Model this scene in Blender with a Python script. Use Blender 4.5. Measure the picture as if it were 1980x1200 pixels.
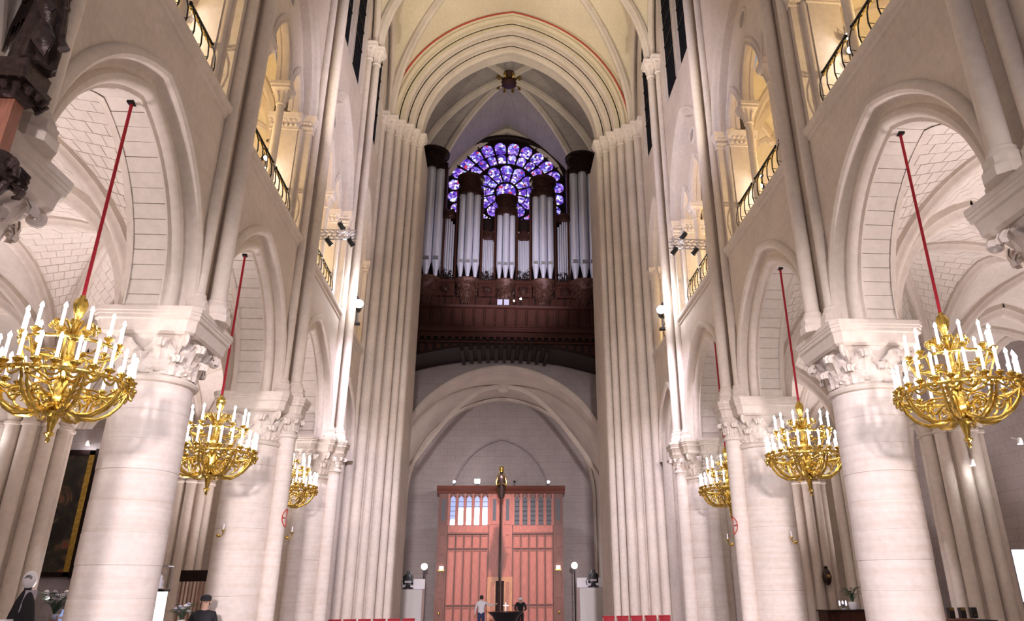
import bpy, math, random
from mathutils import Vector, Matrix
random.seed(7)
for _o in list(bpy.data.objects): bpy.data.objects.remove(_o)
SC = bpy.context.scene
COL = SC.collection
PI = math.pi
sin, cos, sqrt = math.sin, math.cos, math.sqrt
FZ = -0.55                       # floor level (z = 0 is a datum a little above the paving)

# ------------------------------------------------------------------ camera
F_PX, YAW, PITCH, ROLL = 1373.8, .081, .374, -.010
cam_d = bpy.data.cameras.new('camera'); cam = bpy.data.objects.new('camera', cam_d); COL.objects.link(cam)
cam_d.sensor_fit = 'HORIZONTAL'; cam_d.sensor_width = 36.0
cam_d.lens = 36.0*F_PX/1980.0
cam_d.shift_x = -(1069.3-990.0)/1980.0
cam_d.clip_start = .05; cam_d.clip_end = 300
_F = Vector((sin(YAW)*cos(PITCH), cos(YAW)*cos(PITCH), sin(PITCH)))
_R0 = Vector((cos(YAW), -sin(YAW), 0)); _U0 = _R0.cross(_F)
_R = _R0*cos(ROLL)+_U0*sin(ROLL); _U = _U0*cos(ROLL)-_R0*sin(ROLL)
cam.matrix_world = Matrix(((_R.x, _U.x, -_F.x, -.46), (_R.y, _U.y, -_F.y, 0), (_R.z, _U.z, -_F.z, 1.4), (0, 0, 0, 1)))
SC.camera = cam

# ------------------------------------------------------------------ world, lights, exposure
SC.view_settings.view_transform = 'Standard'; SC.view_settings.look = 'None'
SC.view_settings.gamma = 1.0; SC.view_settings.use_curve_mapping = False
SC.view_settings.exposure = 1.1
W = bpy.data.worlds.new('world'); SC.world = W; W.use_nodes = True
W.node_tree.nodes['Background'].inputs['Color'].default_value = (.90, .84, .93, 1)
W.node_tree.nodes['Background'].inputs['Strength'].default_value = .17

def lamp(name, kind, loc, energy, color, target=None, size=.1, spot=60, blend=.6, sy=None):
    d = bpy.data.lights.new(name, kind); d.energy = energy; d.color = color
    if kind == 'AREA':
        d.size = size
        if sy: d.shape = 'RECTANGLE'; d.size_y = sy
    else: d.shadow_soft_size = size
    if kind == 'SPOT': d.spot_size = math.radians(spot); d.spot_blend = blend
    o = bpy.data.objects.new(name, d); COL.objects.link(o); o.location = loc
    if target is not None:
        o.rotation_euler = (Vector(target)-Vector(loc)).to_track_quat('-Z', 'Y').to_euler()
    return o
LAV = (.86, .80, 1.0); WARM = (1.0, .76, .42); CREAM = (1.0, .87, .66); PINK = (1.0, .885, .905)
# projectors of the crossing, well behind the camera, aimed low down the nave
lamp('crossing_projector', 'SPOT', (0, -20, 6), 21000, PINK, (0, 22, .5), size=1.0, spot=32, blend=.75)
for s in (-1, 1):
    lamp('nave_flood', 'SPOT', (s*5.2, 1.5, 10.8), 3000, (.92, .86, 1.0), (-s*6.2, 14.5, -.5), size=.25, spot=46, blend=1.0)
    for i, yc in enumerate((4.0, 9.45, 14.85, 20.2, 25.3)):
        lamp('aisle_uplight', 'SPOT', (s*8.7, yc, -.3), 880, PINK, (s*8.6, yc+.01, 9), size=.4, spot=80, blend=.7)
        if i > 0: lamp('outer_aisle_uplight', 'SPOT', (s*13.5, yc, -.3), 560, PINK, (s*13.4, yc+.01, 9), size=.4, spot=76, blend=.7)
        lamp('tribune_lamp', 'POINT', (s*7.9, yc+.5, 10.9), 100 if i else 40, WARM, size=.05)
    lamp('vault_projector', 'SPOT', (s*5.0, 14.2, 10.5), 2400, CREAM, (-s*1.5, 25.5, 26), size=.1, spot=58, blend=1.0)
    lamp('organ_projector', 'SPOT', (s*4.9, 19.9, 11.1), 3400, LAV, (-s*1.2, 36, 17.6), size=.1, spot=30, blend=.9)
    lamp('pier_projector', 'SPOT', (s*3.9, 19.9, 11.2), 1500, LAV, (s*5.0, 27.5, .5), size=.1, spot=60, blend=1.0)
    lamp('clerestory_projector', 'SPOT', (-s*4.9, 13.0, 10.6), 2400, LAV, (s*5.8, 20.5, 16.3), size=.1, spot=46, blend=1.0)
lamp('porch_projector', 'SPOT', (0, 33.6, 11.3), 2900, (1.0, .79, .82), (-.15, 41.2, .6), size=.15, spot=46, blend=.9)
lamp('porch_soffit_lamp', 'POINT', (-2.2, 38.6, 7.1), 30, PINK, size=.1)
lamp('tower_vault_lamp', 'AREA', (0, 38.6, 22.3), 48, CREAM, (0, 36.0, 31), size=1.0)

# ------------------------------------------------------------------ materials
MAT = {}
def newmat(name):
    m = bpy.data.materials.new(name); m.use_nodes = True; MAT[name] = m
    return m, m.node_tree, m.node_tree.nodes['Principled BSDF']
def link(nt, a, b): nt.links.new(a, b)
def node(nt, t, **kw):
    n = nt.nodes.new(t)
    for k, v in kw.items(): setattr(n, k, v)
    return n
def mixrgb(nt, fac, a, b, blend='MIX'):
    n = node(nt, 'ShaderNodeMix', data_type='RGBA', blend_type=blend)
    for s, v in ((n.inputs[0], fac), (n.inputs[6], a), (n.inputs[7], b)):
        if hasattr(v, 'is_output'): link(nt, v, s)
        else: s.default_value = v if not isinstance(v, tuple) else (*v, 1)[:4]
    return n.outputs[2]
def ramp(nt, fac, stops, interp='LINEAR'):
    r = node(nt, 'ShaderNodeValToRGB'); r.color_ramp.interpolation = interp
    el = r.color_ramp.elements
    while len(el) < len(stops): el.new(.5)
    for e, (p, c) in zip(el, stops): e.position = p; e.color = (*c, 1)
    link(nt, fac, r.inputs[0]); return r.outputs[0]
def stone(name, base, bw=.95, bh=.40, joint=.93, bump=.25, brick=True, var=.10, rough=.85):
    m, nt, b = newmat(name)
    g = node(nt, 'ShaderNodeNewGeometry')
    n1 = node(nt, 'ShaderNodeTexNoise'); n1.inputs['Scale'].default_value = .9; n1.inputs['Detail'].default_value = 6
    n2 = node(nt, 'ShaderNodeTexNoise'); n2.inputs['Scale'].default_value = 9.0; n2.inputs['Detail'].default_value = 8
    for n in (n1, n2): link(nt, g.outputs['Position'], n.inputs['Vector'])
    lo = tuple(c*(1-var*1.5) for c in base); hi = tuple(min(1, c*(1+var)) for c in base)
    c1 = ramp(nt, n1.outputs['Fac'], ((.3, lo), (.7, hi)))
    col = mixrgb(nt, .35, c1, ramp(nt, n2.outputs['Fac'], ((.3, (base[0]*.82, base[1]*.78, base[2]*.74)), (.68, hi))))
    bp = node(nt, 'ShaderNodeBump'); bp.inputs['Strength'].default_value = bump; bp.inputs['Distance'].default_value = .02
    hgt = n2.outputs['Fac']
    if brick:
        sx = node(nt, 'ShaderNodeSeparateXYZ'); link(nt, g.outputs['Position'], sx.inputs[0])
        ad = node(nt, 'ShaderNodeMath', operation='ADD'); link(nt, sx.outputs[0], ad.inputs[0]); link(nt, sx.outputs[1], ad.inputs[1])
        cb = node(nt, 'ShaderNodeCombineXYZ'); link(nt, ad.outputs[0], cb.inputs[0]); link(nt, sx.outputs[2], cb.inputs[1])
        br = node(nt, 'ShaderNodeTexBrick'); link(nt, cb.outputs[0], br.inputs['Vector'])
        br.inputs['Scale'].default_value = 1.0; br.inputs['Brick Width'].default_value = bw; br.inputs['Row Height'].default_value = bh
        br.inputs['Mortar Size'].default_value = .012; br.inputs['Mortar Smooth'].default_value = .4
        br.inputs['Color1'].default_value = (1, 1, 1, 1); br.inputs['Color2'].default_value = (.965, .96, .955, 1)
        br.inputs['Mortar'].default_value = (joint, joint*.97, joint*.94, 1)
        col = mixrgb(nt, 1.0, col, br.outputs['Color'], 'MULTIPLY')
    link(nt, col, b.inputs['Base Color']); link(nt, hgt, bp.inputs['Height']); link(nt, bp.outputs[0], b.inputs['Normal'])
    b.inputs['Roughness'].default_value = rough
    return m
stone('stone', (.66, .575, .50))
stone('stone_plain', (.68, .60, .525), brick=False)
stone('stone_block', (.71, .635, .565), brick=False, var=.07, bump=.2)
stone('stone_joint', (.55, .48, .42), brick=False)
stone('stone_drum', (.72, .65, .60), brick=False, var=.07)
stone('stone_carved', (.70, .62, .555), brick=False, bump=.5)
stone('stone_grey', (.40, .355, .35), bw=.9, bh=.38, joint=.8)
stone('stone_cream', (.70, .62, .47), brick=False, var=.06)
_nt = MAT['stone_drum'].node_tree; _b = _nt.nodes['Principled BSDF']; _src = _b.inputs['Base Color'].links[0].from_socket
_g = node(_nt, 'ShaderNodeNewGeometry'); _m = node(_nt, 'ShaderNodeMapping'); _m.inputs['Scale'].default_value = (.5, .5, 9); link(_nt, _g.outputs['Position'], _m.inputs[0])
_n = node(_nt, 'ShaderNodeTexNoise'); _n.inputs['Scale'].default_value = 1.6; _n.inputs['Detail'].default_value = 5; link(_nt, _m.outputs[0], _n.inputs['Vector'])
link(_nt, mixrgb(_nt, 1.0, _src, ramp(_nt, _n.outputs['Fac'], ((.34, (.94, .91, .88)), (.58, (1, 1, 1)))), 'MULTIPLY'), _b.inputs['Base Color'])
stone('paving', (.42, .38, .36), bw=.6, bh=.6)
def plain(name, col, rough=.5, metal=0., noise=0., scale=8., spec=None, emit=None, es=0., bump=0., stretch=None):
    m, nt, b = newmat(name)
    b.inputs['Base Color'].default_value = (*col, 1); b.inputs['Roughness'].default_value = rough; b.inputs['Metallic'].default_value = metal
    if noise or bump:
        tc = node(nt, 'ShaderNodeNewGeometry'); mp = node(nt, 'ShaderNodeMapping'); link(nt, tc.outputs['Position'], mp.inputs[0])
        if stretch: mp.inputs['Scale'].default_value = stretch
        n = node(nt, 'ShaderNodeTexNoise'); n.inputs['Scale'].default_value = scale; n.inputs['Detail'].default_value = 6
        link(nt, mp.outputs[0], n.inputs['Vector'])
        if noise:
            c = ramp(nt, n.outputs['Fac'], ((.3, tuple(x*(1-noise) for x in col)), (.7, tuple(min(1, x*(1+noise)) for x in col))))
            link(nt, c, b.inputs['Base Color'])
        if bump:
            bp = node(nt, 'ShaderNodeBump'); bp.inputs['Strength'].default_value = bump; bp.inputs['Distance'].default_value = .02
            link(nt, n.outputs['Fac'], bp.inputs['Height']); link(nt, bp.outputs[0], b.inputs['Normal'])
    if emit: b.inputs['Emission Color'].default_value = (*emit, 1); b.inputs['Emission Strength'].default_value = es
    return m
plain('gold', (.62, .43, .095), .22, .95, .35, 14, bump=.3)
plain('gilt_rail', (.75, .55, .20), .35, .9, .4, 40, bump=.6)
plain('brass_dark', (.42, .29, .09), .35, .9, .3, 20)
plain('velvet_red', (.42, .008, .022), .75, 0, .2, 30)
plain('candle', (.95, .93, .95), .35, emit=(1, .95, 1), es=.9)
plain('flame', (1, 1, 1), .4, emit=(1, .97, 1), es=28)
plain('lamp_lens', (1, 1, 1), .4, emit=(.93, .92, 1), es=40)
plain('lamp_lens_small', (1, 1, 1), .4, emit=(1, .97, .97), es=14)
plain('globe_glass', (1, 1, 1), .3, emit=(.95, .93, 1), es=9)
plain('iron', (.012, .011, .012), .45, .6)
plain('black_plastic', (.015, .015, .018), .4)
plain('organ_wood', (.048, .014, .008), .5, 0, .35, 6, bump=.25, stretch=(6, 6, .8))
plain('organ_dark', (.014, .006, .005), .55, 0, .3, 6)
plain('organ_pendant', (.10, .043, .028), .22, .3, .6, 30, bump=.9)
plain('organ_carved', (.055, .023, .016), .26, .25, .6, 30, bump=.9)
plain('pipe_tin', (.70, .70, .77), .38, .45, .08, 3, stretch=(6, 6, .3))
plain('door_wood', (.42, .135, .098), .42, 0, .25, 5, bump=.2, stretch=(9, 9, .6))
plain('door_wood_dark', (.16, .048, .030), .42, 0, .25, 5, stretch=(9, 9, .6))
plain('door_wood_mid', (.32, .09, .055), .42, 0, .2, 5, stretch=(9, 9, .6))
plain('door_wood_pale', (.50, .22, .09), .4, 0, .25, 5, stretch=(9, 9, .6))
for _k in ('organ_wood', 'organ_dark', 'organ_carved'): MAT[_k].node_tree.nodes['Principled BSDF'].inputs['Specular IOR Level'].default_value = .18
plain('white_paint', (.82, .80, .80), .5)
plain('chair_red', (.34, .012, .022), .7, 0, .2, 30)
plain('bronze', (.045, .028, .024), .35, .5, .5, 12, bump=.6)
plain('oak', (.30, .12, .075), .45, 0, .25, 6, stretch=(8, 8, .8))
plain('skin', (.60, .38, .29), .5)
plain('hair', (.03, .02, .016), .6)
plain('cloth_black', (.010, .010, .014), .8)
plain('cloth_white', (.80, .79, .84), .8)
plain('cloth_blue', (.035, .05, .13), .8)
plain('cloth_grey', (.42, .38, .46), .8)
plain('leaf', (.045, .085, .045), .5, 0, .4, 20)
plain('red_paint', (.45, .06, .04), .6)
plain('font_bronze', (.035, .028, .032), .35, .6, .3, 6)
plain('steel', (.55, .56, .62), .25, .9)
plain('screen_white', (.85, .84, .95), .5, emit=(.88, .86, 1), es=.45)
plain('screen_dim', (.4, .4, .5), .5, emit=(.8, .8, 1), es=.06)
plain('screen_bright', (1, 1, 1), .5, emit=(1, .99, .96), es=2.2)
plain('exit_lens', (.9, 1, .95), .5, emit=(.8, 1, .9), es=3)
plain('daylight_pane', (1, 1, 1), .3, emit=(.97, .97, 1), es=2.2)
plain('grey_pane', (.05, .055, .075), .4, 0, .4, 14)
plain('blue_pane', (.22, .30, .52), .2, emit=(.35, .45, .85), es=.30)
plain('oculus_shade', (.30, .26, .24), .3)  # flat grey imitating the shade inside the open oculus, no glazing
def lattice_glass():
    m, nt, b = newmat('lattice_glass')
    g = node(nt, 'ShaderNodeNewGeometry'); sx = node(nt, 'ShaderNodeSeparateXYZ'); link(nt, g.outputs['Position'], sx.inputs[0])
    def m2(op, a, bv):
        n = node(nt, 'ShaderNodeMath', operation=op)
        for i, v in enumerate((a, bv)):
            if v is None: continue
            if hasattr(v, 'is_output'): link(nt, v, n.inputs[i])
            else: n.inputs[i].default_value = v
        return n.outputs[0]
    a = m2('ADD', m2('MULTIPLY', sx.outputs[1], 5.), m2('MULTIPLY', sx.outputs[2], 3.4))
    c = m2('SUBTRACT', m2('MULTIPLY', sx.outputs[1], 5.), m2('MULTIPLY', sx.outputs[2], 3.4))
    l1 = m2('LESS_THAN', m2('FRACT', a, None), .12); l2 = m2('LESS_THAN', m2('FRACT', c, None), .12)
    col = mixrgb(nt, m2('MAXIMUM', l1, l2), (.004, .0045, .008), (.022, .022, .03))
    link(nt, col, b.inputs['Base Color']); b.inputs['Roughness'].default_value = .9; b.inputs['Specular IOR Level'].default_value = .05
lattice_glass()
def stained():
    m, nt, b = newmat('stained_glass')
    g = node(nt, 'ShaderNodeNewGeometry')
    v = node(nt, 'ShaderNodeTexVoronoi'); v.inputs['Scale'].default_value = 6.5; link(nt, g.outputs['Position'], v.inputs['Vector'])
    v2 = node(nt, 'ShaderNodeTexVoronoi'); v2.feature = 'DISTANCE_TO_EDGE'; v2.inputs['Scale'].default_value = 6.5; link(nt, g.outputs['Position'], v2.inputs['Vector'])
    n = node(nt, 'ShaderNodeTexNoise'); n.inputs['Scale'].default_value = 1.3; link(nt, g.outputs['Position'], n.inputs['Vector'])
    sp = node(nt, 'ShaderNodeSeparateColor'); link(nt, v.outputs['Color'], sp.inputs[0])
    c = ramp(nt, sp.outputs[0], ((0, (.05, .02, .30)), (.16, (.13, .05, .50)), (.32, (.26, .12, .70)), (.46, (.10, .08, .55)), (.56, (.50, .38, .95)), (.68, (.35, .45, .95)), (.76, (.88, .84, 1)), (.88, (.45, .22, .62)), (.975, (.60, .05, .10))), 'CONSTANT')
    e = ramp(nt, v2.outputs['Distance'], ((.012, (0, 0, 0)), (.05, (1, 1, 1))))
    c2 = mixrgb(nt, 1.0, c, e, 'MULTIPLY')
    b.inputs['Base Color'].default_value = (.02, .01, .05, 1); link(nt, c2, b.inputs['Emission Color'])
    b.inputs['Emission Strength'].default_value = .62; b.inputs['Roughness'].default_value = .2
stained()
def painting():
    m, nt, b = newmat('oil_painting')
    g = node(nt, 'ShaderNodeNewGeometry')
    n = node(nt, 'ShaderNodeTexNoise'); n.inputs['Scale'].default_value = 1.6; n.inputs['Detail'].default_value = 7; n.inputs['Distortion'].default_value = 1.2
    link(nt, g.outputs['Position'], n.inputs['Vector'])
    link(nt, ramp(nt, n.outputs['Fac'], ((.3, (.012, .010, .008)), (.52, (.035, .03, .018)), (.60, (.16, .09, .05)), (.66, (.25, .03, .03)), (.74, (.35, .24, .15)))), b.inputs['Base Color'])
    b.inputs['Roughness'].default_value = .35
painting()

# ------------------------------------------------------------------ mesh builder
KIDS = {}
class MB:
    def __init__(s): s.v = []; s.f = []; s.m = []; s.cur = 0
    def add(s, vs, fs):
        o = len(s.v); s.v += [tuple(p) for p in vs]; s.f += [tuple(i+o for i in f) for f in fs]; s.m += [s.cur]*len(fs)
        return s
    def box(s, x0, x1, y0, y1, z0, z1):
        vs = [(x, y, z) for z in (z0, z1) for y in (y0, y1) for x in (x0, x1)]
        return s.add(vs, [(0, 2, 3, 1), (4, 5, 7, 6), (0, 1, 5, 4), (2, 6, 7, 3), (0, 4, 6, 2), (1, 3, 7, 5)])
    def grid(s, P, nu, nv, cu=False, cv=False):
        vs = [P(i/nu, j/nv) for i in range(nu+(0 if cu else 1)) for j in range(nv+(0 if cv else 1))]
        NU = nu if cu else nu+1; NV = nv if cv else nv+1
        fs = []
        for i in range(nu):
            for j in range(nv):
                a = i*NV+j; b = ((i+1) % NU)*NV+j; c = ((i+1) % NU)*NV+(j+1) % NV; d = i*NV+(j+1) % NV
                fs.append((a, b, c, d))
        return s.add(vs, fs)
    def tube(s, pts, r, n=8, caps=True, flat=1.0):
        pts = [Vector(p) for p in pts]; N = len(pts)
        rs = r if isinstance(r, (list, tuple)) else [r]*N
        ref = Vector((0, 0, 1)); vs = []
        t0 = (pts[1]-pts[0]).normalized()
        if abs(t0.dot(ref)) > .95: ref = Vector((1, 0, 0))
        u = t0.cross(ref).normalized()
        for i, p in enumerate(pts):
            t = (pts[min(i+1, N-1)]-pts[max(i-1, 0)]).normalized()
            u = (u-t*u.dot(t)).normalized(); w = t.cross(u)
            for k in range(n):
                a = 2*PI*k/n; vs.append(p+u*cos(a)*rs[i]+w*sin(a)*rs[i]*flat)
        fs = [(i*n+k, i*n+(k+1) % n, (i+1)*n+(k+1) % n, (i+1)*n+k) for i in range(N-1) for k in range(n)]
        if caps: fs += [tuple(range(n))[::-1], tuple((N-1)*n+k for k in range(n))]
        return s.add(vs, fs)
    def lathe(s, prof, n=24, c=(0, 0, 0), fold=None, sx=1, sy=1):
        vs = []
        for j, (r, z) in enumerate(prof):
            for k in range(n):
                a = 2*PI*k/n; rr = r*(1+(fold(a, z) if fold else 0))
                vs.append((c[0]+rr*cos(a)*sx, c[1]+rr*sin(a)*sy, c[2]+z))
        fs = [(j*n+k, j*n+(k+1) % n, (j+1)*n+(k+1) % n, (j+1)*n+k) for j in range(len(prof)-1) for k in range(n)]
        if prof[0][0] > 1e-4: fs.append(tuple(range(n))[::-1])
        if prof[-1][0] > 1e-4: fs.append(tuple((len(prof)-1)*n+k for k in range(n)))
        return s.add(vs, fs)
    def loft(s, rings, caps=True):
        n = len(rings[0]); vs = [p for r in rings for p in r]
        fs = [(j*n+k, j*n+(k+1) % n, (j+1)*n+(k+1) % n, (j+1)*n+k) for j in range(len(rings)-1) for k in range(n)]
        if caps: fs += [tuple(range(n))[::-1], tuple((len(rings)-1)*n+k for k in range(n))]
        return s.add(vs, fs)
    def prism(s, poly, z0, z1): return s.loft([[(x, y, z0) for x, y in poly], [(x, y, z1) for x, y in poly]])
    def sphere(s, c, r, n=10, sz=1.0):
        return s.lathe([(max(1e-5, r*sin(PI*i/6)), -r*sz*cos(PI*i/6)) for i in range(7)], n, c)
    def mesh(s, name, mats, smooth=True, ang=.62):
        me = bpy.data.meshes.new(name); me.from_pydata(s.v, [], s.f)
        for mt in (mats if isinstance(mats, (list, tuple)) else [mats]): me.materials.append(MAT[mt])
        if s.cur or any(s.m): me.polygons.foreach_set('material_index', s.m)
        if smooth:
            me.polygons.foreach_set('use_smooth', [True]*len(me.polygons)); me.set_sharp_from_angle(angle=ang)
        me.update(); return me
    def build(s, name, mats, parent=None, smooth=True, ang=.62, loc=None):
        return obj(name, s.mesh(name, mats, smooth, ang), parent, loc)
def obj(name, me, parent=None, loc=None, rot=None, scale=None):
    o = bpy.data.objects.new(name, me); COL.objects.link(o)
    if parent: o.parent = parent; KIDS.setdefault(parent.name, []).append(o)
    if loc is not None: o.location = loc
    if rot is not None: o.rotation_euler = rot
    if scale is not None: o.scale = scale
    return o
def tag(o, label=None, cat=None, group=None, kind=None):
    if label: o['label'] = label
    if cat: o['category'] = cat
    if group: o['group'] = group
    if kind: o['kind'] = kind
    return o
def empty(name, loc, label=None, cat=None, group=None, rz=0):
    o = bpy.data.objects.new(name, None); COL.objects.link(o); o.location = loc; o.rotation_euler = (0, 0, rz); o.empty_display_size = .1
    return tag(o, label, cat, group)
def kids(o): return KIDS.get(o.name, [])
def copy_tree(o, parent=None, loc=None, rz=None):
    c = o.copy(); COL.objects.link(c)
    if parent: c.parent = parent; KIDS.setdefault(parent.name, []).append(c)
    if loc is not None: c.location = loc
    if rz is not None: c.rotation_euler = (0, 0, rz)
    for ch in kids(o): copy_tree(ch, c)
    return c
def struct(o): o['kind'] = 'structure'; return o

# ------------------------------------------------------------------ arches
class Arch:
    """pointed arch in a plane: centre c, springing z0, outer half-span a, outer rise h"""
    def __init__(s, c, z0, a, h):
        s.c, s.z0, s.a, s.h = c, z0, a, h; s.R = (a*a+h*h)/(2*a); s.k = s.R-a
    def pt(s, u, d=0.):           # u 0..1 left foot -> apex -> right foot ; d inward offset
        r = s.R-d; ta = math.acos(max(-1, min(1, s.k/r)))
        if u <= .5: t = ta*u*2; return (s.c+s.k-r*cos(t), s.z0+r*sin(t))
        t = ta*(1-u)*2; return (s.c-s.k+r*cos(t), s.z0+r*sin(t))
    def z(s, y, d=0.):
        r = s.R-d; dy = abs(y-s.c)+s.k
        return s.z0+sqrt(max(0, r*r-dy*dy)) if dy < r else None
    def apex(s, d=0.): r = s.R-d; return s.z0+sqrt(r*r-s.k*s.k)
def arch_sweep(mb, A, prof, place, n=28, foot=None):
    """sweep profile [(d, depth)] along the arch; place(q, depth, z)->xyz ; foot: extra straight leg down to z=foot"""
    us = [i/n for i in range(n+1)]
    rows = []
    if foot is not None: rows.append([place(A.pt(0, d)[0], e, foot) for d, e in prof])
    for u in us: rows.append([(lambda q: place(q[0], e, q[1]))(A.pt(u, d)) for d, e in prof])
    if foot is not None: rows.append([place(A.pt(1, d)[0], e, foot) for d, e in prof])
    m = len(prof); vs = [p for r in rows for p in r]
    fs = [(i*m+j, (i+1)*m+j, (i+1)*m+j+1, i*m+j+1) for i in range(len(rows)-1) for j in range(m-1)]
    return mb.add(vs, fs)
def strips(mb, ys, lo, hi, place):
    """vertical wall strips between functions lo(y) and hi(y)"""
    for a, b in zip(ys[:-1], ys[1:]):
        l0, l1, h0, h1 = lo(a+1e-5), lo(b-1e-5), hi(a+1e-5), hi(b-1e-5)
        if None in (l0, l1, h0, h1) or (h0 <= l0 and h1 <= l1): continue
        mb.add([place(a, l0), place(b, l1), place(b, max(l1, h1)), place(a, max(l0, h0))], [(0, 1, 2, 3)])
def span(a, b, n): return [a+(b-a)*i/n for i in range(n+1)]

# ------------------------------------------------------------------ plan of the nave
XW = 5.75                                     # nave face of the arcade walls
XA = 6.24                                     # column axis
COLS = [6.75, 12.15, 17.55, 22.9]
BAYS = [(1.35, 6.75), (6.75, 12.15), (12.15, 17.55), (17.55, 22.9), (22.9, 26.9)]
YF = 42.0                                     # inner face of the west front
XF = -.15                                     # axis of the west front
ZS = 10.0                                     # tribune sill
SIDE = {-1: 'left', 1: 'right'}

fl = MB(); fl.box(-18, 18, -12, 43, FZ-.3, FZ); struct(fl.build('floor', 'paving', smooth=False))

_cache = {}
def cached(key, fn):
    if key not in _cache: _cache[key] = fn()
    return _cache[key]
def LP(depth_axis=None): return lambda y, e, z: (e, y, z)

def arcade_arch_of(hb): return Arch(0, 6.0, hb-.28, 3.1 if hb > 2.3 else 2.5)
def trib_arch_of(hb): return Arch(0, 13.7, hb-.55, 3.2 if hb > 2.3 else 2.5)

ARC_PROF1 = [(0, .02), (0, -.03), (.03, -.075), (.08, -.10), (.14, -.10), (.19, -.06), (.205, 0), (.205, .07), (.23, .12)]
ARC_PROF2 = [(.23, .12), (.27, .16), (.33, .165), (.36, .13), (.40, .10), (.46, .10), (.51, .13), (.54, .19), (.54, .26)]
def m_arch_outer(hb):
    mb = MB(); arch_sweep(mb, arcade_arch_of(hb), ARC_PROF1, lambda q, e, z: (e, q, z), 36, 5.8); return mb.mesh('outer_moulding', 'stone_plain')
def m_arch_inner(hb):
    mb = MB(); arch_sweep(mb, arcade_arch_of(hb), ARC_PROF2, lambda q, e, z: (e, q, z), 36, 5.8)
    arch_sweep(mb, arcade_arch_of(hb), [(.54, .24), (.60, .27), (.60, .30)], lambda q, e, z: (e, q, z), 36, 5.8)
    return mb.mesh('inner_moulding', 'stone_plain')
def m_arch_back(hb):
    mb = MB(); arch_sweep(mb, arcade_arch_of(hb), [(.60, .82), (.60, .85), (.54, .86), (.54, .92), (.50, .98), (.42, 1.0), (.36, .97), (.34, .92), (.30, .92), (.1, 1.1), (0, 1.1)], lambda q, e, z: (e, q, z), 36, 5.8)
    return mb.mesh('aisle_moulding', 'stone_plain')
def m_vouss(hb, i, n):
    A = arcade_arch_of(hb); mb = MB(); g = .0007; u0, u1 = i/n+g, (i+1)/n-g
    prof = [(.66, .29), (.575+.004*((i*7) % 3), .29), (.575+.004*((i*7) % 3), .55), (.575+.004*((i*7) % 3), .83), (.66, .83)]
    rings = []
    for u in (u0, (u0+u1)/2, u1):
        if u0 < .5 < u1: pass
        rings.append([(e, *A.pt(u, 1.15-d)) for d, e in prof])
    rings = [[(e, A.pt(u, d2)[0], A.pt(u, d2)[1]) for d2, e in ((.50, .29), (prof[1][0], .29), (prof[1][0], .83), (.50, .83))] for u in (u0, (u0+u1)/2, u1)]
    mb.loft(rings); return mb.mesh('voussoir', 'stone_block', smooth=False)
def m_spring(hb, sgn):
    A = arcade_arch_of(hb); mb = MB(); y = sgn*A.a; d = .575
    mb.box(.29, .83, min(y-sgn*.5, y-sgn*d), max(y-sgn*.5, y-sgn*d), 5.8, 5.99); return mb.mesh('voussoir', 'stone_block', smooth=False)
def arcade_arch(s, i):
    y0, y1 = BAYS[i]; hb = (y1-y0)/2; k = round(hb, 3); yc = (y0+y1)/2
    root = obj('arcade_arch', cached(('ao', k), lambda: m_arch_outer(hb)), WALL[s], (s*XW, yc, 0), (0, 0, 0 if s > 0 else PI))
    obj('inner_moulding', cached(('ai', k), lambda: m_arch_inner(hb)), root)
    obj('aisle_moulding', cached(('ab', k), lambda: m_arch_back(hb)), root)
    n = 26
    for j in range(n): obj('voussoir', cached(('av', k, j), lambda: m_vouss(hb, j, n)), root)
    for sg in (-1, 1): obj('voussoir', cached(('as', k, sg), lambda: m_spring(hb, sg)), root)
    b = cached(('abk', k), lambda: (lambda m: (arch_sweep(m, arcade_arch_of(hb), [(.55, .27), (.55, .85)], lambda q, e, z: (e, q, z), 36, 5.8), m.mesh('joint_bed', 'stone_joint'))[1])(MB()))
    obj('joint_bed', b, root)

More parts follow.
